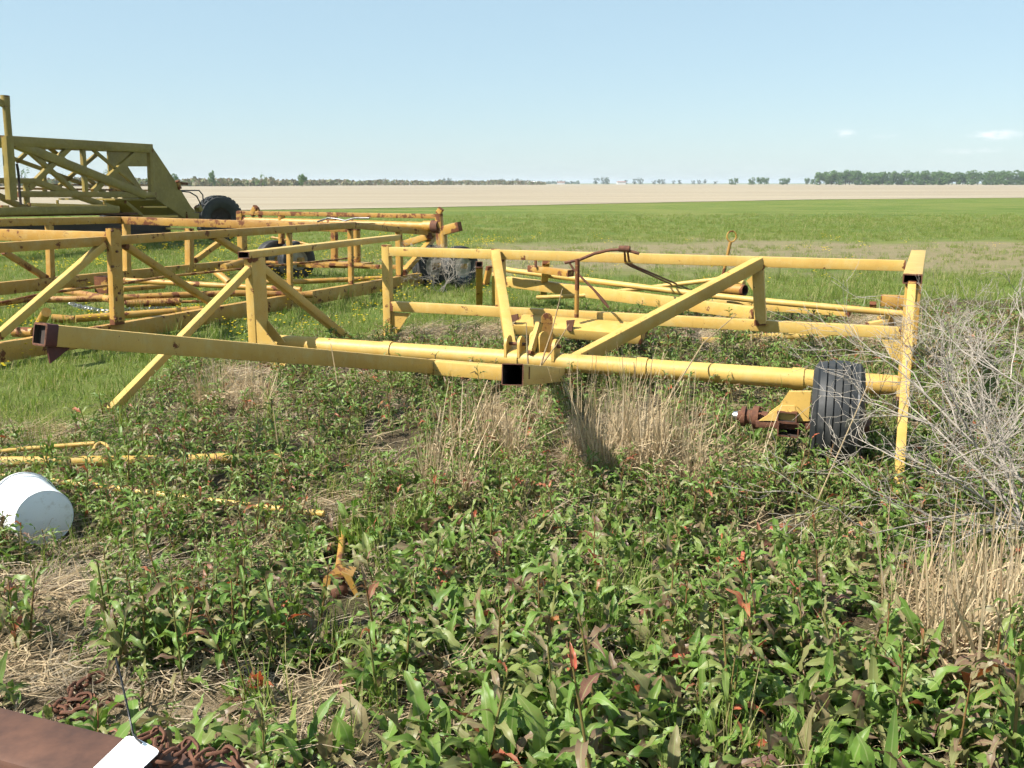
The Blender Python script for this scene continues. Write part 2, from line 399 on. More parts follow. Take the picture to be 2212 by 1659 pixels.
# straw-covered places: pixel ellipses turned into ground spots
STRAW = [(130, 1290, 130, 70), (660, 1560, 110, 90), (60, 1470, 110, 45), (60, 950, 110, 24), (500, 845, 70, 45), (990, 715, 150, 26), (710, 1120, 70, 50),
         (1080, 920, 40, 40), (1330, 960, 110, 70), (2100, 1350, 150, 130), (980, 700, 130, 20), (820, 800, 60, 22), (1500, 730, 60, 20), (1900, 720, 80, 30), (300, 1540, 170, 45)]
def straw_at(p):
    x, y = proj(p); m = 0
    for (cx, cy, rx, ry) in STRAW:
        d = ((x - cx) / rx) ** 2 + ((y - cy) / ry) ** 2
        m = max(m, 1 - d * .62)
    return max(0, m)
def make_ground():
    xs = list(np.arange(-9, 12.01, .3)); ys = list(np.arange(1.2, 22.01, .3))
    s = .4
    while xs[-1] < 4000: s *= 1.22; xs.append(xs[-1] + s)
    s = .4
    while xs[0] > -4000: s *= 1.22; xs.insert(0, xs[0] - s)
    s = .4
    while ys[-1] < 7000: s *= 1.2; ys.append(ys[-1] + s)
    ys = [-60, -20, -6, -2] + ys
    vs = []; weed = []; straw = []
    for y in ys:
        for x in xs:
            vs.append((x, y, ground_z(x, y)))
            e = weed_edge(x) - y + .8 * mnoise.noise(V((x * .8, y * .8, 3)))
            weed.append(min(1, max(0, e / .7 + .5))); straw.append(straw_at((x, y, 0)) if 1.5 < y < 16 else 0)
    n = len(xs); fs = [(j * n + i, j * n + i + 1, (j + 1) * n + i + 1, (j + 1) * n + i) for j in range(len(ys) - 1) for i in range(n - 1)]
    t = NT('ground_cover'); p = t.pos()
    n1 = t.noise(p, .22, 6, .6); n2 = t.noise(p, 1.7, 6, .65); n3 = t.noise(p, 14, 6, .7)
    g = t.mix(t.rng(n1, .38, .62), (.098, .150, .028), (.165, .190, .052))
    g = t.mix(t.rng(n2, .42, .7, 0, .7), g, (.075, .125, .022)); g = t.mix(t.rng(n3, .48, .78, 0, .45), g, (.225, .205, .09))
    g = t.mix(t.rng(t.noise(t.scaled(p, (.05, .22, 1)), 1, 4, .6), .5, .64, 0, .7), g, (.20, .195, .06))
    g = t.mix(t.rng(t.noise(t.scaled(p, (.03, .11, 1)), 1.7, 4, .65, 2), .53, .66, 0, .6), g, (.065, .12, .02))
    sx = t.n.new('ShaderNodeSeparateXYZ'); t.l.new(p, sx.inputs[0])
    # a dry mown strip running across the field
    yy = t.math('ADD', sx.outputs['Y'], t.math('ADD', t.math('MULTIPLY', n1, 16), t.math('MULTIPLY', sx.outputs['X'], -.10)))
    band = t.math('SUBTRACT', 1, t.math('ABSOLUTE', t.math('DIVIDE', t.math('SUBTRACT', yy, 34.5), 7.5)), True)
    band = t.math('MULTIPLY', band, t.rng(t.math('ADD', sx.outputs['X'], t.math('MULTIPLY', n2, 6)), -4, 4), True)
    dry = t.mix(n3, (0.203, 0.164, 0.094), (0.296, 0.242, 0.148))
    g = t.mix(t.math('MULTIPLY', t.rng(band, .05, .5), t.rng(n2, .25, .6, .45, 1)), g, dry)
    # flowers too far off to pick apart: a yellow speckle on the far grass
    fl = t.math('MULTIPLY', t.rng(t.noise(p, 3.1, 2, .5), .66, .72), t.rng(t.noise(t.scaled(p, (.02, .09, 1)), 1, 2), .52, .62))
    fl = t.math('MULTIPLY', fl, t.rng(sx.outputs['Y'], 26, 45))
    g = t.mix(t.math('MULTIPLY', fl, .9), g, (0.429, 0.351, 0.023))
    aw = t.n.new('ShaderNodeAttribute'); aw.attribute_name = 'weed'; as_ = t.n.new('ShaderNodeAttribute'); as_.attribute_name = 'straw'
    soil = t.mix(t.rng(t.noise(p, 30, 6, .7), .35, .65), (0.058, 0.042, 0.027), (0.148, 0.112, 0.067))
    soil = t.mix(t.rng(t.noise(p, 4, 5), .45, .7, 0, .6), soil, (0.048, 0.061, 0.018))
    soil = t.mix(as_.outputs['Fac'], soil, t.mix(t.noise(p, 60, 5, .7), (0.203, 0.148, 0.086), (0.374, 0.296, 0.187)))
    t.color(t.mix(aw.outputs['Fac'], g, soil)); t.rough(.95); t.b.inputs['Specular IOR Level'].default_value = .1
    t.bump(t.math('ADD', n3, t.noise(p, 45, 5, .7)), .8, .05)
    me = bpy.data.meshes.new('ground'); me.from_pydata(vs, [], fs); me.materials.append(MATS['ground_cover'])
    for nm, d in (('weed', weed), ('straw', straw)):
        a = me.attributes.new(nm, 'FLOAT', 'POINT'); a.data.foreach_set('value', d)
    me.shade_smooth(); o = bpy.data.objects.new('ground', me); COL.objects.link(o)
    tag(o, 'flat green meadow ground with weedy corner and dry strip', kind='structure')
make_ground()
def make_field():
    t = NT('bare_field'); p = t.pos(); rot = t.n.new('ShaderNodeVectorRotate'); rot.rotation_type = 'Z_AXIS'; rot.inputs['Angle'].default_value = -R(12); t.l.new(p, rot.inputs['Vector'])
    rows = t.noise(t.scaled(rot.outputs[0], (.004, .06, 1)), 1, 6, .65); fine = t.noise(t.scaled(rot.outputs[0], (.012, .5, 1)), 1, 5, .7)
    c = t.mix(t.rng(rows, .35, .65), (.285, .24, .172), (.385, .335, .25)); c = t.mix(t.rng(fine, .42, .62, 0, .75), c, (.20, .165, .118))
    c = t.mix(t.rng(t.noise(p, .01, 3), .4, .7, 0, .4), c, (.265, .21, .15)); t.color(c); t.rough(1); t.b.inputs['Specular IOR Level'].default_value = .05
    edge = [(-3000, 50), (-60, 50)] + [tuple(atz(ex, ey, .03))[:2] for ex, ey in ((300, 458), (520, 454), (960, 447), (1290, 440), (1740, 431), (2212, 427))] + [(110, 152), (600, 170), (3000, 190)]
    pts = []
    for i in range(len(edge) - 1):
        for k in range(10):
            a, b = edge[i], edge[i + 1]; q = k / 10; x = a[0] + (b[0] - a[0]) * q; y = a[1] + (b[1] - a[1]) * q
            pts.append((x, y + .5 * mnoise.noise(V((x * .3, 0, 1))), .03))
    pts.append((3000, 190, .03)); n = len(pts); far = [(x, 1900, .03) for x, y, z in pts]
    me = bpy.data.meshes.new('field'); me.from_pydata(pts + far, [], [(i, i + 1, n + i + 1, n + i) for i in range(n - 1)]); me.materials.append(MATS['bare_field'])
    o = bpy.data.objects.new('field', me); COL.objects.link(o); tag(o, 'bare tan ploughed field beyond the grass', kind='structure')
make_field()

# ------------------------------------------------------------------ the yellow frame in front
PN = Plane(atz(561, 738, .25), U)                       # axle pipe side (near)
PF = Plane(atz(840, 543, 1.08), U)                      # truss side (far)
PL = Plane(atz(526, 552, 1.18), W_); PR = Plane(atz(1971, 601, 1.18), W_)
fa = empty('implement_frame', (atz(561, 738, .0).x, atz(561, 738, 0).y, 0), 'large pale yellow welded steel implement frame standing in the weeds in front', 'farm machine')
PC = 'paint_clean'
def pl_dist(pl, x, y): return pl(x, y)
axA, axB = PN(558, 745), PN(1946, 851)
axA.z = .25; axB.z = .25
pipe('axle_pipe', fa, PC, axA, axB, .086, 24)
for f in (.012, .245, .46, .655, .87): # collars on the pipe
    c = axA.lerp(axB, f); mb = MB(); lathe(mb, [(-.05, .085), (-.05, .097), (.05, .097), (.05, .085)], c, axB - axA, 24)
    mb.build('pipe_collar', 'dark_steel_and_shade' if f < .1 else PC, fa, 35)
# left upright with its flat tube
upL = PL.shift(0)(541, 640); base = V((upL.x, upL.y, 0))
tA = atz(526, 551, 1.20); tB = PL(858, 523); tB.z = 1.20
k = (tB - tA).normalized()
beam('top_tube', fa, PC, tA, tB, .135, .07, openA=True)
pc = V((axA.x, axA.y, 0)) + W_ * .10 + U * .07
pc = V((tA.x, tA.y, 0)) + W_ * .16 + U * .015
beam('post', fa, PC, pc + Z * .20, pc + Z * 1.164, .095, .23, up=W_)
plate('gusset', fa, PC, [pc + U * .05 - W_ * .10 + Z * .56, pc + U * .05 - W_ * .10 + Z * .31, pc + U * .27 - W_ * .10 + Z * .31], .012)
plate('gusset', fa, PC, [pc + U * .05 + W_ * .10 + Z * .52, pc + U * .05 + W_ * .10 + Z * .30, pc + U * .25 + W_ * .10 + Z * .30], .012)
bA = pc - W_ * .10 + Z * 1.06; bB = atz(238, 888, .02)
beam('front_brace', fa, PC, bA, bB, .07, .07)
bA = pc + W_ * .10 + Z * 1.05; bB = PL(772, 750)
beam('rear_brace', fa, PC, bA, bB, .085, .085)
# far truss
q = PF(838, 640); g0 = V((q.x, q.y, .0))
beam('post', fa, PC, g0 + Z * .02, g0 + Z * 1.16, .10, .10)
tlA, tlB = PF(844, 543), PF(1956, 574)
beam('top_rail', fa, PC, tlA, tlB, .10, .108)
llA, llB = PF(846, 661), PF(1950, 719)
beam('lower_rail', fa, PC, llA, llB, .10, .118)
plate('gusset', fa, PC, [PF(845, 674), PF(886, 677), PF(856, 722), PF(845, 722)], .014)
plate('foot_plate', fa, PC, [g0 + U * .13 + W_ * .13 + Z * .04, g0 + U * .13 - W_ * .13 + Z * .04, g0 - U * .13 - W_ * .13 + Z * .04, g0 - U * .13 + W_ * .13 + Z * .04], .015)
pv = PF.shift(.0)
a = PF(1076, 556); b = PF(1078, 666); beam('post', fa, PC, a + W_ * .06, b + W_ * .06, .10, .12)
a = PF(1640, 573); b = PF(1645, 700); beam('post', fa, PC, a - W_ * .09, b - W_ * .09, .118, .075)
plate('gusset', fa, PC, [PF(*r5(440, 470)), PF(*r5(505, 415)), PF(*r5(505, 570))], .014)
# struts from the truss down to the axle pipe
a = PF(1075, 545) - W_ * .075; b = PN(1106, 772) + Z * .02; beam('strut', fa, PC, a, b, .10, .10)
a = PF(1644, 566) - W_ * .09; b = PN(1216, 800) + Z * .03; beam('strut', fa, PC, a, b, .115, .125)
# wide plank tube in front of the lower rail
a = PF.shift(.0)(1128, 690) - W_ * .33; b = PF(1432, 716) - W_ * .33; a = PF(1122, 702); b = PF(1435, 722)
off = -W_ * .22
a = Plane(PF.p + off, U)(1119, 700); b = Plane(PF.p + off, U)(1392, 721)
beam('plank_tube', fa, PC, a, b, .32, .12, up=Z * .96 - W_ * .28)
tab = Plane(PF.p - W_ * .385, U)
plate('rusty_tab', fa, 'rust', [tab(*r4(940, 800)), tab(*r4(1005, 795)), tab(*r4(985, 890)), tab(*r4(945, 880))], .03)
plate('rusty_tab', fa, 'rust', [tab(*r4(465, 760)), tab(*r4(535, 745)), tab(*r4(540, 790)), tab(*r4(500, 810)), tab(*r4(465, 790))], .03)
# rust-coloured steering linkage on the plank
pst = Plane(PF.p - W_ * .25, U)
a = pst(*r4(1022, 775)); b = pst(*r4(1030, 290)); pipe('linkage_post', fa, 'paint_rusty', a, b, .026, 12)
mb = MB(); lathe(mb, [(-.025, .001), (-.025, .05), (.025, .05), (.025, .001)], b + Z * .01, Z, 16); mb.build('pivot_cap', 'rust', fa)
arc = [pst(*r4(x, y)) for x, y in ((925, 322), (1050, 295), (1170, 245), (1300, 215), (1420, 212), (1540, 245))]
tube('linkage_arm', fa, 'rust', arc, .017, 8)
tube('linkage_rod', fa, 'rust', [pst(*r4(x, y)) for x, y in ((965, 325), (1000, 380), (1080, 460), (1170, 550), (1250, 645), (1290, 695))], [.012, .013, .013, .014, .02, .014], 8)
pa = pst(*r4(1420, 205)); tube('linkage_knuckle', fa, 'rust', [pa - U * .06, pa + U * .06], .035, 10)
for dx in (0, 34):
    e = PF(*r4(1430 + dx, 320)); f2 = pst(*r4(1420 + dx * .7, 220)); g2 = atz(*r4(1930 + dx * 1.6, 555), .25)
    tube('linkage_link', fa, 'rust', [f2, e - W_ * .02 + Z * .0, e + W_ * .2 - Z * .05, g2], .012, 8)
# right side: flat tube on its upright, leg leaning towards the camera
uA = atz(1971, 603, 1.18); uB = atz(1984, 548, 1.18)
beam('top_tube', fa, 'paint_olive_shaded' if False else PC, uA, uB, .14, .075, openA=True)
mb = MB(); lathe(mb, [(0, .001), (.003, .016), (.006, .001)], uA.lerp(uB, .82) + Z * .036, Z, 10); mb.build('bolt_hole_disc', 'dark_steel_and_shade', fa)  # dark disc laid on the tube for the shade in a hole
pr = V((uA.x, uA.y, 0)) + W_ * .22
beam('post', fa, PC, pr + Z * .2, pr + Z * 1.14, .095, .20, up=W_)
lA = uA + W_ * .05 - Z * .04; lB = atz(1938, 1085, .0)
beam('front_brace', fa, PC, lA, lB, .06, .06)
a = PR(1968, 575) + W_ * .1; 
prf = V((uB.x, uB.y, 0)) - W_ * .25
beam('post', fa, 'paint_worn', prf + Z * .02, prf + Z * 1.14, .10, .10)
prm = V((uA.x, uA.y, 0)).lerp(V((uB.x, uB.y, 0)), .45)
beam('channel_stub', fa, 'paint_worn', prm - U * .27 + Z * .86, prm + U * .0 + Z * .86, .10, .10, openA=True)
PM = Plane(PF.p - W_ * .12, U)
plate('skid_plate', fa, PC, [PM(*r5(1560, 960)), PM(*r5(1745, 960)), PM(*r5(1745, 1130)), PM(*r5(1650, 1130))], .014)
plate('skid_plate', fa, PC, [PN(*r5(1630, 1310)), PN(*r5(1760, 1220)), PN(*r5(1760, 1330))], .014)
# hinge lugs in the middle of the axle pipe
def lug(pl, pts, th=.03, mat=PC, name='hinge_lug'): return plate(name, fa, mat, [pl(*p_) for p_ in pts], th)
def ear(c, dir_, wdt, hgt, th, name, mat=PC):
    d = dir_.normalized(); n = 9; pts = [c - d * wdt / 2, c + d * wdt / 2]
    for i in range(n): 
        a_ = math.pi * i / (n - 1); pts.append(c + d * (wdt / 2) * math.cos(a_) + Z * (hgt - wdt / 2 + wdt / 2 * math.sin(a_)))
    return plate(name, fa, mat, pts, th)
hx = lambda px: V((PN(px, 800).x, PN(px, 800).y, .25))
ear(hx(1098) + Z * .03, W_, .17, .20, .025, 'hinge_ear'); ear(hx(1126) + Z * .03, W_, .17, .20, .025, 'hinge_ear'); ear(hx(1200) + Z * .02, W_, .18, .20, .03, 'hinge_ear')
ear(hx(1152) + W_ * .04 + Z * .03, W_ * .8 + U * .4, .12, .25, .03, 'hinge_ear'); ear(hx(1170) + W_ * .04 + Z * .03, W_ * .8 + U * .4, .12, .25, .03, 'hinge_ear'); beam('hinge_lever', fa, PC, hx(1150) - W_ * .06 + Z * .07, hx(1161) + W_ * .05 + Z * .36, .055, .055); tube('hinge_pin', fa, 'rust', [hx(1090) + Z * .15, hx(1135) + Z * .15], .016, 8); tube('hinge_pin', fa, 'rust', [hx(1190) + Z * .15, hx(1212) + Z * .15], .018, 8); ear(hx(1164) + W_ * .22 + Z * .05, W_ * .4 + U, .11, .38, .04, 'hinge_lever', 'paint_rusty')
# the tongue pieces
tl = atY(85, 722, 5.75); tm = atY(927, 791, 8.9)
upt = Z
beam('tongue_beam', fa, PC, tl, tm, .128, .128, openA=True)
d_ = (tm - tl).normalized(); mbt = MB(); sweep(mbt, rect(.136, .136, .013), rect(.129, .129, .012), tl + d_ * .002, tl + d_ * .075, Z, True, True, depth=.04); mbt.build('painted_tip', 'dark_red', fa)
n_ = d_.cross(Z).normalized()
plate('tip_gusset', fa, 'dark_red', [tl + n_ * .03 + d_ * .02 - Z * .066, tl + n_ * .03 + d_ * .17 - Z * .066, tl + n_ * .03 + d_ * .03 - Z * .17], .014)
tp = Plane(tm + W_ * .03, U); ta = tp(918, 791); tb = tp(1100, 806)
beam('hitch_beam', fa, PC, ta, tb, .12, .128)
s0 = atY(1107, 809, 5.55); s1 = atY(1205, 809, 8.75)
beam('hitch_tube', fa, PC, s0, s1, .126, .126, openA=True, wall=.006, r=.008)
dS = (s1 - s0).normalized(); nS = dS.cross(Z).normalized()
beam('weld_plate', fa, PC, s0 + dS * .28 + nS * .062 + Z * .012, s0 + dS * 2.6 + nS * .062 + Z * .012, .012, .075)
# wheel and its bracket on the right
wc = atY(1808, 890, 6.5); wc.z = .363
wheel(fa, wc, U * 1.0 + W_ * .06, .37, .33, .18, 5)
ax_ = U
plate('worn_patch', fa, 'tread_worn', [wc + V((-.02, -.368, .0)) + q_ for q_ in (V((-.035, .0, .06)), V((.055, 0, .06)), V((.05, .03, -.13)), V((-.07, .03, -.13)))], .012)
PW = Plane(wc - W_ * .06, U)
mb = MB(); sweep(mb, rect(.20, .05, .01), None, PW(*r6(430, 605)), PW(*r6(1180, 640)), Z); mb.build('spindle_tube', 'rust', fa)
plate('caster_plate', fa, PC, [PW(*r6(x, y)) for x, y in ((440, 595), (575, 500), (640, 405), (790, 405), (770, 610))], .05)
PW2 = Plane(wc - W_ * .15, U)
plate('caster_plate', fa, PC, [PW2(*r6(x, y)) for x, y in ((440, 600), (600, 500), (680, 500), (700, 600))], .03)
plate('caster_plate', fa, PC, [PW2(*r6(x, y)) for x, y in ((690, 505), (780, 600), (690, 605))], .03)
a = PW2(*r6(632, 568)); beam('caster_socket', fa, PC, a - W_ * .06, a + W_ * .3, .13, .075, openA=True)
a = PW2(*r6(640, 650)); beam('caster_socket', fa, 'rust', a - W_ * .06, a + W_ * .25, .14, .10, openA=True)
hub = PW(*r6(400, 578))
mb = MB(); lathe(mb, [(-.105, .001), (-.105, .035), (-.08, .038), (-.08, .07), (-.05, .07), (-.05, .05), (.0, .05), (.0, .08), (.04, .08), (.04, .05), (.10, .045)], hub, U, 24); mb.build('wheel_hub', 'rust', fa)
mb = MB(); lathe(mb, [(-.135, .001), (-.135, .028), (-.105, .034), (-.103, .001)], hub, U, 20); mb.build('hub_cap', 'bare_steel', fa)
for i in range(5):
    a_ = 2 * math.pi * i / 5; c = hub + U * .05 + (W_ * math.cos(a_) + Z * math.sin(a_)) * .068; tube('wheel_stud', fa, 'rust', [c - U * .05, c + U * .01], .009, 6)
# left bracket, wheel missing
QL = Plane(PN.p - W_ * .30, U); q3 = lambda x, y: QL(*r3(x, y))
a = q3(405, 1362); beam('caster_socket', fa, PC, a - W_ * .05, a + W_ * .25, .13, .08, openA=True)
plate('caster_plate', fa, PC, [q3(300, 1395), q3(370, 1320), q3(560, 1325), q3(575, 1415)], .04)
a, b = q3(300, 1405), q3(585, 1418); tube('spindle', fa, PC, [a, b], .03, 10)
mb = MB(); lathe(mb, [(-.03, .001), (-.03, .19), (0, .20), (.05, .17), (.05, .10), (.16, .08), (.16, .001)], q3(610, 1420), U, 28); mb.build('wheel_hub', PC, fa, 35)
mb = MB(); lathe(mb, [(0.052, .001), (.06, .15), (.10, .12), (.25, .05), (.25, .001)], q3(612, 1420), U, 24); mb.build('hub_drum', 'rust', fa, 35)
plate('caster_arm', fa, PC, [Plane(QL.p + W_ * .15, U)(*r3(x, y)) for x, y in ((520, 1320), (700, 1300), (760, 1370), (600, 1400))], .05)
# rust-coloured shackle on the pipe
plate('rusty_tab', fa, 'rust', [PN(*r3(740, 1225)) - W_ * .05 + Z * .04, PN(*r3(850, 1190)) + Z * .05, PN(*r3(800, 1245)) - W_ * .05], .02)

# ------------------------------------------------------------------ the long rusty-yellow land leveller on the left
PWN, PRU = 'paint_worn', 'paint_rusty'
PB = Plane(atz(0, 786, .03), atz(962, 605, .03) - atz(0, 786, .03))
vb = PB.d; ub = V((vb.y, -vb.x, 0))
cornerF = atz(261, 470, 1.29)
PB2 = Plane(cornerF, vb)
cornerN = PB(761, 487)
PBE = Plane(cornerN, cornerF - cornerN)
fb = empty('land_leveller', (PB(0, 760).x, PB(0, 760).y, 0), 'long rust streaked yellow land leveller frame with wheels, behind the front frame', 'farm machine')
def bpl(nm, pl, f, c0, c1, w, h, mat=PWN, **kw): return beam(nm, fb, mat, pl(*f(*c0)), pl(*f(*c1)), w, h, **kw)
A0 = PB(*r2(-500, 1290)); A1 = PB(*r3(1755, 657)); beam('side_beam', fb, PWN, A0, A1, .11, .21)
A0 = PB(*r2(-500, 328)); A1 = PB(*r3(1058, 290)); beam('top_beam', fb, PWN, A0, A1, .095, .105)
beam('end_slope_beam', fb, PWN, PB(*r3(1050, 291)), PB(*r3(1712, 356)), .094, .10)
cp_ = PB(*r2(1000, 540)); chp = Plane(PB.p + ub * .08, vb)
beam('channel_post', fb, PWN, chp(*r2(978, 128)), chp(*r2(1015, 960)), .16, .08, up=ub)
for (x, y) in ((968, 150), (972, 460), (1028, 690), (1000, 912), (1040, 910), (1008, 330)):
    c = Plane(chp.p + ub * .045, vb)(*r2(x, y)); tube('bolt_head', fb, 'rust', [c - ub * .01, c + ub * .015], .016, 6)
bpl('brace', Plane(PB.p + ub * .02, vb), r2, (-20, 1065), (905, 262), .085, .085, 'paint_clean')
bpl('brace', PB, r2, (1070, 270), (1810, 765), .08, .08)
bpl('brace', PB, r3, (10, 375), (260, 530), .08, .08)
bpl('brace', PB, r3, (1670, 375), (1435, 650), .10, .10)
bpl('post', PB, r3, (572, 335), (580, 800), .07, .07); bpl('post', PB, r3, (1033, 310), (1040, 735), .075, .075); bpl('post', PB, r3, (1398, 330), (1405, 672), .10, .10)
# far side
A0 = PB2(*r2(-500, 92)); beam('far_top_beam', fb, PWN, A0, PB2(*r2(1050, 56)), .10, .12)
A0 = PB2(*r2(-300, 680)); beam('far_side_beam', fb, PWN, A0, PB2(*r2(2090, 440)), .11, .20)
bpl('far_post', PB2, r2, (424, 75), (440, 600), .10, .10); bpl('far_post', PB2, r2, (1090, 75), (1098, 525), .11, .11)
bpl('far_post', PB2, r2, (1635, 130), (1638, 470), .13, .13); bpl('far_post', PB2, r2, (2095, 130), (2100, 440), .14, .14)
bpl('far_brace', PB2, r2, (30, 330), (400, 560), .09, .09, PRU); bpl('far_brace', PB2, r2, (1680, 410), (1900, 250), .10, .10, PWN)
A0, A1 = PBE(*r2(1045, 60)), PBE(*r3(1030, 312)); beam('end_beam', fb, PRU, A0, A1, .10, .135)
# cross beam between the two sides
cb = PB(*r2(960, 205)); ub3 = Plane(cb, U); beam('cross_beam', fb, PWN, ub3(*r2(-160, 180)), ub3(*r2(955, 212)), .10, .14)
# low rods, pipes and springs inside the frame
def low(nm, f, pts, zs, r_, mat=PWN, n=12):
    P_ = [atz(*f(*p_), z_) for p_, z_ in zip(pts, zs)]
    return tube(nm, fb, mat, P_, r_, n)
low('tie_rod', r2, [(-200, 815), (0, 775), (400, 690), (1040, 610), (1450, 545), (2070, 482), (2900, 402), (3060, 380)], [.55, .55, .58, .6, .6, .6, .58, .55], .018, PRU, 8)
low('draw_pipe', r2, [(1060, 578), (1560, 605), (2090, 635), (2600, 660)], [.35, .33, .3, .28], .045)
low('draw_pipe', r2, [(410, 745), (960, 735), (1500, 708), (2090, 690), (2700, 705)], [.28, .3, .3, .3, .25], .047, PRU)
low('draw_pipe', r2, [(655, 912), (1000, 885), (1750, 830)], [.12, .13, .15], .05)
low('draw_pipe', r2, [(1060, 655), (1265, 640), (1420, 628)], [.2, .2, .2], .045)
low('draw_pipe', r2, [(-60, 790), (180, 755), (420, 735)], [.3, .3, .3], .035, PRU)
low('draw_pipe', r2, [(570, 672), (760, 705), (960, 745)], [.3, .3, .3], .05, PRU)
low('draw_pipe', r3, [(330, 720), (700, 715), (1270, 690)], [.18, .18, .18], .045)
low('draw_pipe', r2, [(1870, 510), (1980, 600)], [.45, .3], .06); low('draw_pipe', r2, [(1930, 470), (2090, 420)], [.6, .65], .06)
low('draw_pipe', r2, [(120, 1025), (290, 1030)], [.22, .22], .06, PRU); low('draw_pipe', r2, [(340, 960), (400, 855)], [.05, .3], .06)
low('draw_pipe', r2, [(450, 905), (640, 920)], [.15, .12], .055)
# coil spring
sA, sB = atz(*r2(1085, 778), .22), atz(*r2(1560, 765), .22); d, s, u = axes(sA, sB); N = 34 * 8
tube('coil_spring', fb, PRU, [sA.lerp(sB, i / N) + s * .05 * math.cos(i * math.pi / 4) + u * .05 * math.sin(i * math.pi / 4) for i in range(N + 1)], .013, 5)
tube('spring_rod', fb, PRU, [sA - (sB - sA) * .02, sB + (sB - sA) * .45], .02, 8)
for (x0, y0, x1, y1, z_) in ((820, 690, 960, 545, .1), (585, 655, 700, 575, .1)):
    a = atz(*r2(x0, y0), z_); w_ = (atz(*r2(x1, y0), z_) - a).length
    c = a + U * w_ / 2 + W_ * .1; hh = (y0 - y1) / 4 * c.y / FPX
    beam('bracket_box', fb, PRU if x0 > 700 else PWN, c, c + Z * hh, w_, .2, up=W_, openB=True)
# rear axle: pipe, angle irons, king pins, two pairs of wheels
wl_c = atz(618, 600, 0); wr_c = atz(962, 617, 0)
PAX = Plane((wl_c + wr_c) / 2, wr_c - wl_c); ue = PAX.d
def rr(nm, c0, c1, w, h, mat=PWN, off=0, **kw):
    P_ = Plane(PAX.p, PAX.d, off) if off else PAX
    return beam(nm, fb, mat, P_(*r3(*c0)), P_(*r3(*c1)), w, h, **kw)
pipe('rear_axle_pipe', fb, PWN, PAX(*r3(235, 255)), PAX(*r3(1655, 297)), .072, 20)
c = PAX(*r3(1625, 296)); mb = MB(); lathe(mb, [(-.1, .07), (-.1, .1), (.1, .1), (.1, .07)], c, ue, 20); mb.build('pipe_collar', PWN, fb)
mb = MB(); lathe(mb, [(-.07, .001), (-.07, .12), (.07, .12), (.07, .001)], PAX(*r3(1678, 300)), ue, 20); mb.build('pipe_flange', 'rust', fb)
rr('rear_top_angle', (190, 197), (1715, 224), .09, .085, PRU); rr('rear_low_angle', (0, 580), (1690, 612), .08, .08, PRU)
rr('rear_low_angle', (250, 562), (1250, 600), .05, .05, PRU, .3)
rr('rear_post', (205, 185), (215, 505), .13, .13); rr('rear_post', (910, 222), (915, 608), .11, .11, PRU); rr('rear_post', (1700, 205), (1715, 470), .12, .12, PRU)
rr('stub_beam', (1740, 330), (1860, 300), .15, .17); rr('rear_brace', (1440, 430), (1640, 370), .12, .12)
rr('rear_cap', (1695, 205), (1720, 165), .08, .1, PWN); rr('rear_cap', (290, 215), (325, 150), .1, .1, PWN); rr('rear_lever', (330, 160), (360, 240), .06, .06, PRU)
for x, y0, y1, r_ in ((513, 215, 430, .07), (1080, 320, 570, .075), (1735, 330, 480, .07)):
    pipe('king_pin', fb, PWN, PAX(*r3(x, y0)), PAX(*r3(x + 4, y1)), r_, 16)
c = PAX(*r3(1040, 575)); plate('base_plate', fb, PWN, [c + ue * .4 + Z * .0 + PAX.n * .2, c + ue * .4 - PAX.n * .2, c - ue * .55 - PAX.n * .2, c - ue * .55 + PAX.n * .2], .03)
for cc, dx in ((wl_c, .28), (wr_c, .31)):
    for sg in (-1, 1):
        c = cc + ue * dx * sg + Z * .37; wheel(fb, c, ue + PAX.n * .35, .39, .27, .2, 3)
    tube('walking_axle', fb, PWN, [cc - ue * .45 + Z * .38, cc + ue * .45 + Z * .38], .05, 10)
tube('steer_rod', fb, PWN, [PAX(*r3(x, y)) for x, y in ((440, 382), (600, 410), (800, 455))], .025, 8)
tube('hydraulic_hose', fb, 'black_plastic', [PAX(*r3(x, y)) - PAX.n * -.15 for x, y in ((820, 262), (900, 235), (960, 240), (1030, 255), (1100, 235), (1210, 235))], .018, 6)
rr('small_bolt_bar', (1605, 545), (1612, 640), .06, .06, PRU)
# bright chain drooping between the pipes
CH = None
def link_mesh(L, wd, r_, mat):
    pts = []; h = L / 2 - wd / 2
    for i in range(9): a_ = -math.pi / 2 + math.pi * i / 8; pts.append(V((h + wd / 2 * math.cos(a_), wd / 2 * math.sin(a_), 0)))
    for i in range(9): a_ = math.pi / 2 + math.pi * i / 8; pts.append(V((-h + wd / 2 * math.cos(a_), wd / 2 * math.sin(a_), 0)))
    pts.append(pts[0]); mb = MB(); mb_tube(mb, pts, r_, 6); return mb.mesh('chain_link', mat, 60)
def chain(path, L, wd, r_, mat, label, parent_name='chain', cat='chain', group=None):
    ch = empty(parent_name, path[0], label, cat, group); me = link_mesh(L, wd, r_, mat); step = L - 2.2 * r_
    seg = [(b - a).length for a, b in zip(path, path[1:])]; tot = sum(seg); n = int(tot / step)
    def at(s_):
        for a, b, l in zip(path, path[1:], seg):
            if s_ <= l: return a.lerp(b, s_ / l)
            s_ -= l
        return path[-1]
    for i in range(n):
        a, b = at(i * step), at((i + 1) * step); d, s, u = axes(a, b); 
        roll = (math.pi / 2) * (i % 2) + random.uniform(-.4, .4) + .5
        M = Matrix((d, s, u)).transposed().to_4x4() @ Matrix.Rotation(roll, 4, 'X')
        o = bpy.data.objects.new('chain_link', me); COL.objects.link(o); o.parent = ch; o.matrix_local = Matrix.Translation((a + b) / 2 - path[0]) @ M
    return ch
pp = [atz(*r2(x, y), .12 if i else .2) for i, (x, y) in enumerate(((600, 780), (720, 812), (860, 842), (980, 850), (1120, 832), (1300, 822), (1490, 815)))]
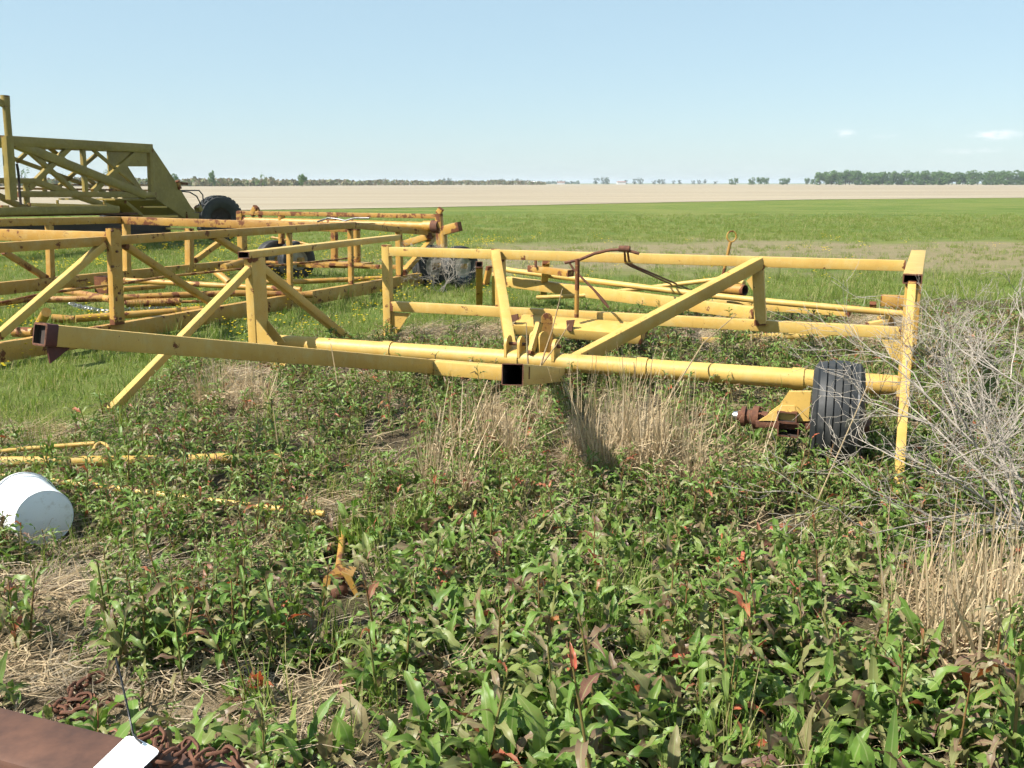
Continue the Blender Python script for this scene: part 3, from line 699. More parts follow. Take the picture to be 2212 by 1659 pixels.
chain(pp, .075, .05, .0095, 'bare_steel', 'bright steel chain drooping between the rusty pipes of the leveller')

# ------------------------------------------------------------------ the big scraper at far left
fd_p = Plane(atY(333, 418, 31), W_); OLS = 'paint_olive_shaded'
fd = empty('scraper', (fd_p(100, 450).x, fd_p(100, 450).y, 0), 'tall shaded olive yellow earth scraper with lattice truss and treaded tyre at left', 'farm machine')
FD2 = Plane(fd_p.p - U * 2.2, W_)
def dm(nm, c0, c1, w, h, pl=fd_p, mat=OLS): return beam(nm, fd, mat, pl(*r1(*c0)), pl(*r1(*c1)), w, h)
dm('truss_rail', (-200, 420), (1300, 500), .2, .26); dm('truss_rail', (140, 893), (1335, 900), .15, .16)
dm('truss_diagonal', (110, 450), (1245, 905), .19, .24); dm('truss_diagonal', (598, 488), (245, 845), .12, .15); dm('truss_diagonal', (1187, 522), (800, 872), .12, .15)
dm('truss_diagonal', (245, 520), (660, 885), .10, .13); dm('truss_post', (712, 490), (738, 880), .11, .13); dm('truss_post', (1297, 505), (1312, 915), .14, .18)
dm('truss_diagonal', (800, 508), (1160, 805), .07, .09)
for c0, c1 in (((110, 585), (905, 872)), ((245, 520), (145, 612)), ((840, 545), (450, 875)), ((372, 500), (386, 870)), ((430, 498), (830, 815))):
    dm('far_truss_bar', c0, c1, .09, .11, FD2)
dm('far_truss_rail', (-200, 455), (1250, 510), .15, .2, FD2); dm('far_truss_rail', (-200, 840), (1280, 862), .06, .06, FD2, PRU); dm('far_truss_rail', (440, 812), (1290, 815), .03, .03, FD2, PRU)
dm('lower_arm', (-200, 775), (290, 780), .12, .14); dm('lower_arm', (285, 780), (1000, 1025), .13, .16); dm('lower_arm', (-20, 905), (222, 1022), .12, .15); dm('truss_post', (222, 790), (236, 1015), .10, .12)
FDn = Plane(fd_p.p + U * .5, W_)
dm('blade_beam', (-300, 1048), (1000, 1025), .3, .2, FDn); dm('blade_top', (240, 985), (900, 1000), .2, .09, FDn, 'paint_clean'); dm('blade_top', (0, 1000), (60, 1000), .15, .06, FDn, 'paint_clean')  # blade tops: lit look put in with the brighter paint
for x in (495, 900, 215): dm('peg', (x, 945), (x + 3, 985), .05, .05, FDn)
bd = Plane(fd_p.p + U * .2, W_)
beam('mouldboard', fd, 'dark_steel_and_shade', bd(*r1(-300, 1200)), bd(*r1(1050, 1180)), .35, .5); beam('mouldboard', fd, 'dark_steel_and_shade', bd(*r1(1050, 1200)), bd(*r1(1440, 1185)), .3, .4)  # the blade's shade is put into its dark colour
beam('mouldboard', fd, 'rust', bd(*r1(-300, 1085)), bd(*r1(1180, 1062)), .1, .06)
# bowl at the end of the truss
bp = Plane(fd_p.p - U * .12, W_)
plate('bowl_side', fd, OLS, [FD2(*r1(x, y)) for x, y in ((925, 520), (1275, 515), (1275, 655), (1100, 655), (1230, 860), (1235, 905), (950, 940))], .05)
plate('bowl_side', fd, OLS, [fd_p(*r1(x, y)) for x, y in ((1312, 488), (1500, 770), (1650, 1010), (1690, 1040), (1600, 1108), (1340, 935), (1318, 700))], .06)
tn, tf = fd_p(*r1(1312, 485)), fd_p(*r1(930, 468)); 
plate('bowl_top', fd, OLS, [tn, tf, V((tf.x, tf.y, tn.z)) - U * 2.2 + Z * .0, tn - U * 2.2], .06)
plate('bowl_floor', fd, OLS, [fd_p(*r1(1340, 930)), fd_p(*r1(1600, 1100)), fd_p(*r1(1600, 1100)) - U * 2.2, fd_p(*r1(1340, 930)) - U * 2.2], .06)
plate('bowl_back', fd, OLS, [fd_p(*r1(1312, 492)) - U * .05, fd_p(*r1(1500, 770)) - U * .05, fd_p(*r1(1500, 770)) - U * 1.1, fd_p(*r1(1312, 492)) - U * 1.1][::-1] if False else [fd_p(*r1(1000, 940)), fd_p(*r1(1340, 940)), fd_p(*r1(1340, 940)) - U * 2.2, fd_p(*r1(1000, 940)) - U * 2.2], .05)
for y in (1005, 1085): dm('step_bar', (1225, y), (1430 if y < 1050 else 1530, y), .1, .05, FDn, 'paint_clean')
dm('step_bar', (1440, 1190), (1640, 1196), .1, .06, FDn, 'paint_clean')
dm('bowl_brace', (1080, 960), (1230, 1085), .08, .1)
# mast
pipe('mast', fd, OLS, FDn(*r1(45, 50)), FDn(*r1(75, 400)), .09, 16); dm('mast_box', (62, 395), (100, 945), .18, .22, FDn)
pipe('mast_cap', fd, OLS, FDn(*r1(43, 42)), FDn(*r1(48, 140)), .11, 16); plate('mast_arm', fd, OLS, [FDn(*r1(x, y)) for x, y in ((-40, 55), (30, 90), (40, 150), (-40, 100))], .1)
tube('hanging_chain', fd, 'dark_steel_and_shade', [FDn(*r1(x, y)) for x, y in ((145, 630), (160, 720), (168, 860), (180, 985))], .035, 6)
# tyres
tw = Plane(fd_p.p + U * .2, W_)(*r1(1890, 1090)); tw.z = .74
wheel(fd, tw, U * .86 - W_ * .5, .74, .55, .36, 4, True, rim_mat='dark_steel_and_shade'); w2 = FD2(*r1(1075, 1075)); w2.z = .72; wheel(fd, w2, U * .86 - W_ * .5, .72, .5, .35, 4, True, rim_mat='dark_steel_and_shade')
tube('axle', fd, 'dark_steel_and_shade', [tw, tw - U * 2.4], .1, 10)
beam('axle_arm', fd, OLS, tw - U * .35, fd_p(*r1(1600, 1080)), .15, .25)
for o_ in (0, .12):
    tube('hydraulic_hose', fd, 'black_plastic', [fd_p(*r1(x, y + o_ * 60)) for x, y in ((1560, 862), (1640, 870), (1700, 905), (1740, 985))] if o_ else [fd_p(*r1(x, y)) for x, y in ((1560, 862), (1720, 862), (1752, 900), (1757, 980))], .022, 6)
dm('valve', (1525, 780), (1545, 850), .14, .14, fd_p, PRU); dm('valve_stem', (1545, 798), (1615, 806), .08, .08, fd_p, 'rust'); dm('small_bracket', (1705, 1000), (1725, 1040), .2, .15, FDn)

# ------------------------------------------------------------------ low pipe frame lying behind the front frame
fe = empty('pipe_frame', atz(1200, 640, 0), 'low yellow frame of pipes and tubes lying in grass behind the front frame', 'farm machine')
def em(nm, f, c0, c1, z0, z1, w, h, mat=PC, **kw): return beam(nm, fe, mat, atz(*f(*c0), z0), atz(*f(*c1), z1), w, h, **kw)
em('long_tube', r4, (455, 478), (2500, 740), .40, .28, .11, .16)
P_ = [atz(*f_(*c), z_) for f_, c, z_ in ((r4, (400, 370), .62), (r4, (490, 388), .6), (r4, (1980, 575), .42), (r5, (600, 640), .40), (r5, (1300, 705), .36), (r5, (1850, 755), .32))]
tube('long_pipe', fe, PC, P_, .042, 12)
tube('long_pipe', fe, PC, [atz(*r4(x, y), z_) for x, y, z_ in ((690, 610, .25), (880, 602, .27), (1060, 595, .3), (1600, 530, .42), (2200, 458, .6))] + [atz(*r5(240, 442), .62), atz(*r5(420, 490), .58)], .032, 10)
em('side_tube', r5, (140, 655), (1300, 735), .25, .25, .09, .10)
em('stub_post', r4, (215, 335), (215, 690), .75, .0, .10, .10, PWN, openA=True)
pA = atz(*r4(215, 690), .0); 
em('stub_post', r4, (770, 300), (745, 600), .85, .12, .10, .10, PWN); em('stub_post', r4, (345, 410), (345, 700), .6, .02, .09, .09, PC)
em('open_tube', r4, (640, 368), (975, 410), .72, .70, .12, .09, 'paint_worn', openA=True)
em('rusty_post', r4, (683, 300), (683, 360), .85, .75, .03, .03, 'rust')
a = atz(*r5(425, 548), .5); pipe('sleeve', fe, PRU, a - V((.0, .03, 0)), a + V((-.35, .35, .0)), .075, 18, openA=True)
tube('rusty_bar', fe, 'rust', [atz(*r5(x, y), .22) for x, y in ((60, 640), (180, 665), (300, 700), (360, 710))], .025, 8)
em('lug_block', r5, (1490, 655), (1490, 700), .42, .34, .08, .05, PWN); em('lug_block', r5, (1650, 655), (1655, 715), .4, .3, .05, .05, PC); em('lug_block', r5, (1710, 650), (1715, 710), .42, .3, .07, .07, PC)
em('cross_plate', r4, (270, 500), (300, 350), .38, .66, .12, .04, PWN)
em('lever_plate', r5, (1540, 780), (1650, 765), .15, .15, .05, .05, PC); plate('lever_plate', fe, PC, [atz(*r5(x, y), z_) for x, y, z_ in ((1600, 850, .05), (1680, 850, .05), (1675, 790, .25), (1635, 755, .36))], .03)
em('lug_block', r5, (1440, 850), (1580, 825), .08, .12, .12, .1, PC)
em('ground_tube', r4, (1680, 1000), (1960, 975), .07, .07, .05, .05); em('ground_tube', r5, (60, 962), (260, 965), .06, .06, .06, .06)
pipe('ground_pipe', fe, PC, atz(*r5(400, 945), .10), atz(*r5(1300, 925), .12), .05, 14)

# upright rod with a ring handle
rb = atz(*r5(240, 450), .35); rt = rb + (atY(*r5(308, 150), rb.y) - rb)
rg = empty('ring_rod', (rb.x, rb.y, rb.z), 'slim rusty rod with a round ring on top, sticking up behind the top rail', 'rod')
tube('shaft', rg, PRU, [rb - V((0, 0, .3)), rb, rt], [.02, .026, .028], 8)
rc_ = atY(*r5(318, 103), rb.y); rr_ = 38 / 3.84 * rb.y / FPX
tube('ring', rg, PWN, [rc_ + V((math.cos(i * math.pi / 10), 0, 1.15 * math.sin(i * math.pi / 10))) * rr_ for i in range(21)], .013, 8)

# ------------------------------------------------------------------ things lying in the weeds
def lying(name, pts, r_, label, open_=True):
    P_ = [atz(x, y, z_) for x, y, z_ in pts]; o = empty(name, (P_[0].x, P_[0].y, 0), label, 'pipe')
    tube('tube_wall', o, PC, P_, r_, 16); return o
lying('yellow_pipe', [(-140, 1000, .09), (0, 998, .09), (300, 995, .07), (610, 987, .05)], .036, 'thick yellow pipe lying in the weeds above the white bucket')
q = lying('yellow_pipe', [(-60, 982, .12), (60, 969, .13), (150, 962, .14), (205, 958, .15)], .016, 'short thin yellow rod tilted on straw, uppermost of the lying pipes')
tube('hook', q, PC, [atz(*r7(650 + 50 * (1 - math.cos(a_)), 235 - 50 * math.sin(a_)), .17) for a_ in [i * math.pi / 10 for i in range(11)]], .011, 8)
lying('yellow_pipe', [(-80, 1022, .08), (0, 1027, .08), (150, 1042, .09), (260, 1056, .09), (440, 1080, .09), (600, 1099, .09), (700, 1110, .08)], .018, 'long thin yellow rod running from behind the bucket into the weeds')
# bucket
bc = atY(97, 1124, 5.0)
bd_ = V((-.25, .27, .0)).normalized(); bc.z = .155     # from the bottom disc to the mouth
bk = empty('white_bucket', (bc.x, bc.y, 0), 'white plastic bucket tipped on its side at the left edge', 'bucket')
mb = MB(); lathe(mb, [(.0, .001), (.0, .138), (.004, .146), (.0, .149), (.008, .151), (.20, .155), (.30, .158), (.302, .164), (.312, .164), (.314, .159), (.365, .162), (.365, .169), (.375, .169), (.375, .156), (.06, .146), (.02, .001)][::-1], bc, bd_, 48)
mb.build('bucket_body', 'white_plastic', bk, 35)
# handle wire
s_ = bd_.cross(Z).normalized(); u_ = s_.cross(bd_)
tube('wire_handle', bk, 'bare_steel', [bc + bd_ * (.295 + .05 * math.sin(a_)) + (s_ * math.cos(a_) + u_ * math.sin(a_)) * .172 for a_ in [math.pi * i / 16 for i in range(17)]], .003, 6)
# little yellow hitch clevis half hidden in the weeds
hc = atz(735, 1290, 0)
hk = empty('hitch_clevis', (hc.x, hc.y, 0), 'small yellow hitch clevis with rusty ball half buried in weeds', 'hitch')
pz = lambda x, y, dy=0: atY(x, y, hc.y + dy)
H7 = lambda zx, zy, dy=0: atY(691.2 + zx / 3.2, 1140.6 + zy / 3.2, hc.y + dy)
plate('clevis_plate', hk, PRU, [H7(25, 350, -.06), H7(90, 300, -.05), H7(125, 265, .05), H7(250, 285, .05), H7(215, 360, -.05), H7(120, 330, -.07)], .02)
plate('clevis_side', hk, PWN, [H7(25, 350, -.06), H7(75, 350, -.06), H7(60, 470, -.07), H7(20, 470, -.07)], .016)
plate('clevis_side', hk, PWN, [H7(150, 300, -.06), H7(215, 330, -.06), H7(275, 470, -.07), H7(245, 475, -.07)], .016)
tube('clevis_shank', hk, PRU, [atz(740, 1146, .05), atz(737, 1187, .07), atz(732, 1226, .12)], .018, 10)
mb = MB(); lathe(mb, [(-.045, .001), (-.04, .025), (-.02, .042), (0, .046), (.02, .042), (.04, .025), (.045, .001)], H7(130, 430, -.05), V((0, .4, 1)), 18); mb.build('hitch_ball', 'rust', hk, 60)
tube('ball_neck', hk, 'rust', [H7(130, 330, -.05), H7(130, 430, -.05)], .03, 10)
# rusty beam at the photographer's feet
zb = .5
e0, e1 = atz(0, 1521, zb), atz(560, 1660, zb); dirb = (e1 - e0).normalized(); nb = V((dirb.y, -dirb.x, 0))
if nb.y > 0: nb = -nb
rbm = empty('rusty_beam', (e0.x, e0.y, 0), 'broad rust brown steel beam in the bottom left corner', 'beam')
wd_b = .20
beam('beam_tube', rbm, 'rust_plate', e0 - dirb * 1.2 + nb * wd_b / 2 - Z * .1, e1 + dirb * .5 + nb * wd_b / 2 - Z * .1, wd_b, .2, r=.02)
for f_ in (-.8, 1.25):
    c = e0 + dirb * f_ + nb * wd_b / 2; beam('beam_leg', rbm, 'rust_plate', V((c.x, c.y, 0)), V((c.x, c.y, zb - .2)), .12, .12, up=dirb)
# chains
def on_beam(zx, zy, h=.02): 
    p_ = atz(*r8(zx, zy), zb + h); return p_
cpts = [on_beam(960, 905, .035), on_beam(1090, 850, .04), on_beam(1130, 940, .03), on_beam(1060, 1090, .02), on_beam(1180, 1050, .03), on_beam(1290, 930, .04), on_beam(1330, 960, .03), on_beam(1380, 1080, .02), on_beam(1500, 970, .04), on_beam(1600, 1010, .03), on_beam(1680, 1120, .02)]
chain(cpts, .052, .032, .0052, 'rust', 'rusty chain heaped on the rusty beam beside the white tag')
cg = [atz(*r8(x, y), z_) for x, y, z_ in ((700, 470, .06), (600, 500, .06), (500, 570, .05), (480, 640, .05), (640, 620, .06), (560, 660, .05), (400, 650, .05), (360, 700, .05), (470, 740, .06), (620, 720, .06), (740, 650, .06), (880, 690, .05))]
chain(cg, .06, .038, .0068, 'rust', 'rust brown chain coiled in straw behind the rusty beam')
# white tag with its black tie
tg = [atz(*r8(x, y), zb + .006 + dz) for x, y, dz in ((560, 1190, .0), (870, 893, .035), (895, 886, .04), (935, 893, .045), (1085, 975, .05), (1098, 990, .05), (1088, 1012, .045), (930, 1160, .01))]
tgo = empty('paper_tag', tuple(tg[0]), 'blank white tag with a black tie on the rusty beam', 'tag')
plate('tag_sheet', tgo, 'tag_card', tg, .002)
h_ = atz(*r8(978, 935), zb + .055)
tube('zip_tie', tgo, 'black_plastic', [h_, atz(*r8(945, 905), zb + .075), atY(*r8(920, 870), h_.y + .02), atY(*r8(880, 680), h_.y + .05), atY(*r8(835, 480), h_.y + .09), atY(*r8(800, 345), h_.y + .11)], [.003, .003, .0028, .0028, .0028, .0032], 6)
mb = MB(); lathe(mb, [(0, .001), (.0, .006), (.004, .006), (.004, .001)], h_, Z, 10); mb.build('tag_eyelet', 'black_plastic', tgo)
# ------------------------------------------------------------------ plants: leaf, grass, straw meshes (numpy)
rs = np.random.RandomState(11)
class NM:                                     # numpy mesh collector
    def __init__(s): s.v = []; s.f = []; s.t = []; s.rb = []; s.k = 0
    def add(s, v, f, tint, rib=None):
        s.v.append(v); s.f.append(np.asarray(f) + s.k); s.t.append(np.full(len(v), tint) if np.isscalar(tint) else tint)
        s.rb.append(np.zeros(len(v)) if rib is None else rib); s.k += len(v)
    def mesh(s, name, mat, smooth=True):
        v = np.concatenate(s.v); me = bpy.data.meshes.new(name); fl = []
        for f in s.f: fl += f.tolist()
        me.from_pydata(v.tolist(), [], fl); ms = mat if isinstance(mat, (list, tuple)) else [mat]
        for m_ in ms: me.materials.append(MATS[m_])
        for nm, d in (('tint', np.concatenate(s.t)), ('rib', np.concatenate(s.rb))):
            a = me.attributes.new(nm, 'FLOAT', 'POINT'); a.data.foreach_set('value', d.astype(np.float32))
        if smooth: me.shade_smooth()
        return me
def leaf_geo(L, Wd, th0, curl, fold, wav, rng, nt=11):
    ts = np.linspace(0, 1, nt); ss = np.array([-1, -.55, 0, .55, 1]); v = []; rb = []
    ang = th0; x = z = 0; px = 0; ph = rng.uniform(0, 6, 2); fr = rng.uniform(14, 24); tw = rng.uniform(-1.3, 1.3); sd = rng.uniform(-.28, .28) * L
    for i, t_ in enumerate(ts):
        if i: 
            d = L / (nt - 1); ang = th0 - curl * (t_ ** 1.3); x += d * math.cos(ang); z += d * math.sin(ang)
        tl = max(0, (t_ - .14) / .86)
        w = Wd * (math.sin(math.pi * min(1, tl ** .72)) ** .8 if 0 < tl < 1 else 0) + .0022 * (1 - t_)
        n = np.array([-math.sin(ang), 0, math.cos(ang)])
        for s_ in ss:
            a = s_ * w / 2
            up = fold * abs(a) + wav * w * abs(s_) ** 1.6 * math.sin(fr * t_ + ph[0 if s_ < 0 else 1])
            roll = tw * t_
            p = np.array([x, a * math.cos(roll) + sd * t_ * t_, z]) + n * (up + a * math.sin(roll))
            v.append(p); rb.append(1 - abs(s_) if s_ else 1)
    f = []
    for i in range(nt - 1):
        for j in range(4): a = i * 5 + j; f.append([a, a + 1, a + 6, a + 5])
    return np.array(v), f, np.array([1.0 if abs(r_ - 1) < 1e-6 else 0.0 for r_ in rb])
LEAVES = []
for i in range(20):
    big = i < 12
    LEAVES.append(leaf_geo(1.0, rs.uniform(.13, .235) if big else rs.uniform(.10, .17), R(rs.uniform(48, 88)), R(rs.uniform(30, 165)), rs.uniform(-.2, .9), rs.uniform(.16, .42), rs))
LEAF_ME = []
for i, (v, f, rb) in enumerate(LEAVES):
    nm = NM(); nm.add(v, f, .13 * i, rb); LEAF_ME.append(nm.mesh('leaf', 'dock_leaf'))
def rotm(az, tilt=0):
    c, s_ = math.cos(az), math.sin(az); ct, st = math.cos(tilt), math.sin(tilt)
    return np.array([[c, -s_, 0], [s_, c, 0], [0, 0, 1]]) @ np.array([[ct, 0, -st], [0, 1, 0], [st, 0, ct]])
def stem_geo(pts, rads, n=5):
    mb = MB(); mb_tube(mb, [V(p) for p in pts], list(rads), n); q = []
    for f in mb.f: q.append(f)
    return np.array([tuple(x) for x in mb.v]), mb.f
def plan_rosette(rng, size=1.0):
    n = rng.randint(13, 20); az = rng.uniform(0, 6.28); out = []
    for i in range(n):
        az += 2.4 + rng.uniform(-.35, .35); inner = i / n
        out.append((rng.randint(0, 14), az, rng.uniform(-.55, .4) + .3 * inner, size * rng.uniform(.075, .19) * (1.1 - .25 * inner), (rng.uniform(-.07, .07), rng.uniform(-.07, .07), .02 * inner)))
    return out, None
def plan_stalk(rng, size=1.0):
    h = size * rng.uniform(.20, .43); lean = rng.uniform(-.12, .12, 2); pts = [(lean[0] * t_ * h * 1.5, lean[1] * t_ * h * 1.5, h * t_) for t_ in np.linspace(0, 1, 5)]
    n = rng.randint(15, 22); az = rng.uniform(0, 6.28); out = []
    for i in range(n):
        az += 2.4 + rng.uniform(-.4, .4); t_ = (i + .3) / n; k = 1.0 - .5 * t_ * t_
        p = (lean[0] * t_ * h * 1.5, lean[1] * t_ * h * 1.5, h * t_ * .98)
        out.append((rng.randint(6, 20), az, rng.uniform(-.8, .3), size * rng.uniform(.11, .2) * k, p))
    return out, (pts, np.linspace(.0055, .0025, 5) * size)
def bake(plan, name='dock_plant', extra=False, rng=rs):
    nm = NM(); leaves, stem = plan
    for (li, az, tilt, sc, p) in leaves:
        v, f, rb = LEAVES[li]; nm.add((v * sc) @ rotm(az, tilt).T + np.array(p), f, rng.uniform(0, 40), rb)
    nleaf = sum(len(f) for f in nm.f)
    if stem is not None:
        v, f = stem_geo(*stem); nm.v.append(v); nm.f.append(np.array([q for q in f if len(q) == 4]) + nm.k); nm.t.append(np.full(len(v), .5)); nm.rb.append(np.zeros(len(v))); nm.k += len(v)
    me = nm.mesh(name, ['dock_leaf', 'dock_stem'])
    for i in range(nleaf, len(me.polygons)): me.polygons[i].material_index = 1
    return me
ROS = [plan_rosette(rs) for _ in range(9)]; STK = [plan_stalk(rs) for _ in range(9)]
ROS_ME = [bake(p) for p in ROS]; STK_ME = [bake(p) for p in STK]
STEM_ME = []
for (lv, st) in STK:
    v, f = stem_geo(*st); nm = NM(); nm.add(v, [q for q in f if len(q) == 4], .5); STEM_ME.append(nm.mesh('stem', 'dock_stem'))

def blades(n, rad, h0, h1, w, lean, mat, name, curl=.6, rng=rs, segs=3, flat=False):
    nm = NM()
    for i in range(n):
        a = rng.uniform(0, 6.28); r_ = rad * math.sqrt(rng.uniform(0, 1)); h = rng.uniform(h0, h1); az = rng.uniform(0, 6.28)
        th = (math.pi / 2 - abs(rng.normal(0, lean))) if not flat else rng.uniform(-.05, .45); cu = rng.uniform(.1, 1) * curl * (1 if not flat else rng.choice([-1, 1]))
        if flat: cu = rng.uniform(.1, .9)
        x = z = 0; pts = []
        bend = rng.uniform(-.8, .8) * (1.2 if flat else .2)
        for k in range(segs + 1):
            t_ = k / segs; ww = w * rng.uniform(.8, 1.2) * (1 - t_ * .85)
            ca, sa = math.cos(az + bend * t_), math.sin(az + bend * t_)
            pts.append((np.array([r_ * math.cos(a) + x * ca, r_ * math.sin(a) + x * sa, max(z, .003) + (.012 if flat else 0)]), np.array([-sa, ca, 0]) * ww / 2, ))
            aa = th - cu * t_; x += h / segs * math.cos(aa); z += h / segs * math.sin(aa)
        v = []
        for p, s_ in pts: v += [p - s_, p + s_ + np.array([0, 0, w * .25])]
        nm.add(np.array(v), [[2 * k, 2 * k + 1, 2 * k + 3, 2 * k + 2] for k in range(segs)], rng.uniform(0, 40))
    return nm.mesh(name, mat)

# ------------------------------------------------------------------ scatter for what nobody could count
def hidden_collection(name, meshes):
    c = bpy.data.collections.new(name)
    for i, me in enumerate(meshes): c.objects.link(bpy.data.objects.new(name, me))
    return c
def scatter(name, pts, rot, scl, meshes, label):
    me = bpy.data.meshes.new(name); me.from_pydata([tuple(p) for p in pts], [], [])
    a = me.attributes.new('rot', 'FLOAT_VECTOR', 'POINT'); a.data.foreach_set('vector', np.asarray(rot, np.float32).ravel())
    a = me.attributes.new('scl', 'FLOAT', 'POINT'); a.data.foreach_set('value', np.asarray(scl, np.float32))
    a = me.attributes.new('pick', 'INT', 'POINT'); a.data.foreach_set('value', rs.randint(0, len(meshes), len(pts)).astype(np.int32))
    o = bpy.data.objects.new(name, me); COL.objects.link(o); tag(o, label, kind='stuff')
    g = bpy.data.node_groups.new(name, 'GeometryNodeTree'); g.interface.new_socket('Geometry', in_out='INPUT', socket_type='NodeSocketGeometry'); g.interface.new_socket('Geometry', in_out='OUTPUT', socket_type='NodeSocketGeometry')
    n = g.nodes; l = g.links; gi = n.new('NodeGroupInput'); go = n.new('NodeGroupOutput'); ip = n.new('GeometryNodeInstanceOnPoints'); ci = n.new('GeometryNodeCollectionInfo')
    ci.inputs['Collection'].default_value = hidden_collection(name + '_source', meshes); ci.inputs['Separate Children'].default_value = True; ci.inputs['Reset Children'].default_value = True
    def na(nm, t_):
        q = n.new('GeometryNodeInputNamedAttribute'); q.data_type = t_; q.inputs['Name'].default_value = nm; return q.outputs['Attribute']
    l.new(gi.outputs[0], ip.inputs['Points']); l.new(ci.outputs[0], ip.inputs['Instance']); ip.inputs['Pick Instance'].default_value = True
    l.new(na('pick', 'INT'), ip.inputs['Instance Index']); l.new(na('rot', 'FLOAT_VECTOR'), ip.inputs['Rotation']); l.new(na('scl', 'FLOAT'), ip.inputs['Scale'])
    l.new(ip.outputs[0], go.inputs[0]); m = o.modifiers.new('scatter', 'NODES'); m.node_group = g
    return o
def region_pts(n, x0, x1, y0, y1, keep):
    out = []
    for _ in range(n):
        x = rs.uniform(x0, x1); y = rs.uniform(y0, y1)
        if abs(x) > .56 * y + .5: continue
        if rs.uniform() < keep(x, y): out.append((x, y, ground_z(x, y)))
    return out
def simple_scatter(name, pts, s0, s1, meshes, label, tilt=.12, growth=None):
    n = len(pts); rot = np.stack([rs.uniform(-tilt, tilt, n), rs.uniform(-tilt, tilt, n), rs.uniform(0, 6.28, n)], 1)
    scl = rs.uniform(s0, s1, n)
    if growth is not None: scl = scl * np.array([growth(p) for p in pts])
    return scatter(name, pts, rot, scl, meshes, label)
BEAM_L = (e0 - dirb * 1.5, e1 + dirb * .6)
def blocked(x, y, pad=.0):
    # bucket footprint and rusty beam
    b = V((bc.x, bc.y, 0)); 
    for q in (0, .12, .25, .37):
        c_ = bc + bd_ * q
        if (x - c_.x) ** 2 + (y - c_.y) ** 2 < (.17 + pad) ** 2: return True
    rel = V((x, y, 0)) - V((e0.x, e0.y, 0)); s_ = rel.dot(nb); t_ = rel.dot(dirb)
    return -.06 - pad < s_ < .35 and -2 < t_ < 2.2 or (x - wc.x) ** 2 + (y - wc.y) ** 2 < .16 ** 2
def in_weeds(x, y): return weed_edge(x) - y + .8 * mnoise.noise(V((x * .8, y * .8, 3)))

# short meadow grass
def grass_keep(x, y):
    e = in_weeds(x, y)
    k = 1.0 if e < 0 else max(.0, .25 - e * .1) + (.5 if x < -2.6 and y > 6 else 0)
    if 20 < y - .1 * x < 32 and x > -1: k *= .16
    return k * min(1, max(0, (64 - y) / 26))
G1 = [blades(36, .14, .035, .11, .0065, .45, 'grass_blade', 'grass_tuft') for _ in range(5)]
G2 = [blades(30, .10, .12, .30, .008, .3, 'grass_blade', 'grass_tuft') for _ in range(4)]
pts = region_pts(900, -5, 6, 2.5, 9, lambda x, y: .5 * dock_keep(x, y) + .2 * (0 if blocked(x, y, .05) else 1)) if False else []
pts += region_pts(5200, -9, 9, 6.2, 15, grass_keep) + region_pts(9000, -17, 17, 15, 30, grass_keep) + region_pts(13000, -34, 34, 30, 62, grass_keep)
simple_scatter('meadow_grass', pts, .7, 1.3, G1, 'short green meadow grass around the machines', growth=lambda p: 1 + max(0, p[1] - 10) * .014)
pts = region_pts(900, -8, 8, 6.5, 22, lambda x, y: (1 if mnoise.noise(V((x * .6, y * .6, 9))) > .12 else .12) * (1 if in_weeds(x, y) < .6 else 0))
simple_scatter('long_grass', pts, .7, 1.3, G2, 'longer grass tufts round the frames', tilt=.2)
# buttercups
def flower():
    nm = NM(); n = 7
    for j in range(n):
        a = rs.uniform(0, 6.28); r_ = rs.uniform(.02, .16); h = rs.uniform(.10, .22); c = np.array([r_ * math.cos(a), r_ * math.sin(a), h]); R0 = rs.uniform(.013, .02)
        v = [c] + [c + np.array([R0 * math.cos(k * 1.2566), R0 * math.sin(k * 1.2566), .008]) for k in range(5)]; nm.add(np.array(v), [[0, k + 1, (k + 1) % 5 + 1] for k in range(5)], rs.uniform(0, 9))
    return nm.mesh('flower', 'petal')
pts = region_pts(1700, -14, 14, 8.5, 33, lambda x, y: (1 if mnoise.noise(V((x * .35, y * .35, 21))) > .05 else .1) * (1 if in_weeds(x, y) < .1 else 0) * (1 if x < 1 else (.12 if y < 34 else .6)))
simple_scatter('buttercups', pts, .8, 1.2, [flower() for _ in range(4)], 'small yellow flowers in the grass', growth=lambda p: 1 + max(0, p[1] - 12) * .02)

# straw thatch on the ground
S1 = [blades(46, .20, .10, .34, .0048, .3, 'straw', 'straw', flat=True, segs=3) for _ in range(5)]
S2 = [blades(40, .20, .10, .30, .0048, .3, 'straw_grey', 'straw', flat=True, segs=3) for _ in range(4)]
pts = region_pts(5200, -6, 7, 2.3, 14, lambda x, y: (min(1, straw_at((x, y, 0)) * 1.6) + .16 + (.45 if proj((x, y, 0))[0] < 800 and proj((x, y, 0))[1] > 1150 else .06)) * (1 if in_weeds(x, y) > -.3 else 0) * (0 if blocked(x, y, -.05) else 1) * min(1, 6.0 / y))
simple_scatter('straw_thatch', pts, .75, 1.25, S1 + S2, 'dry straw thatch lying between the weeds', tilt=.25, growth=lambda p: 1 + max(0, p[1] - 5) * .03)
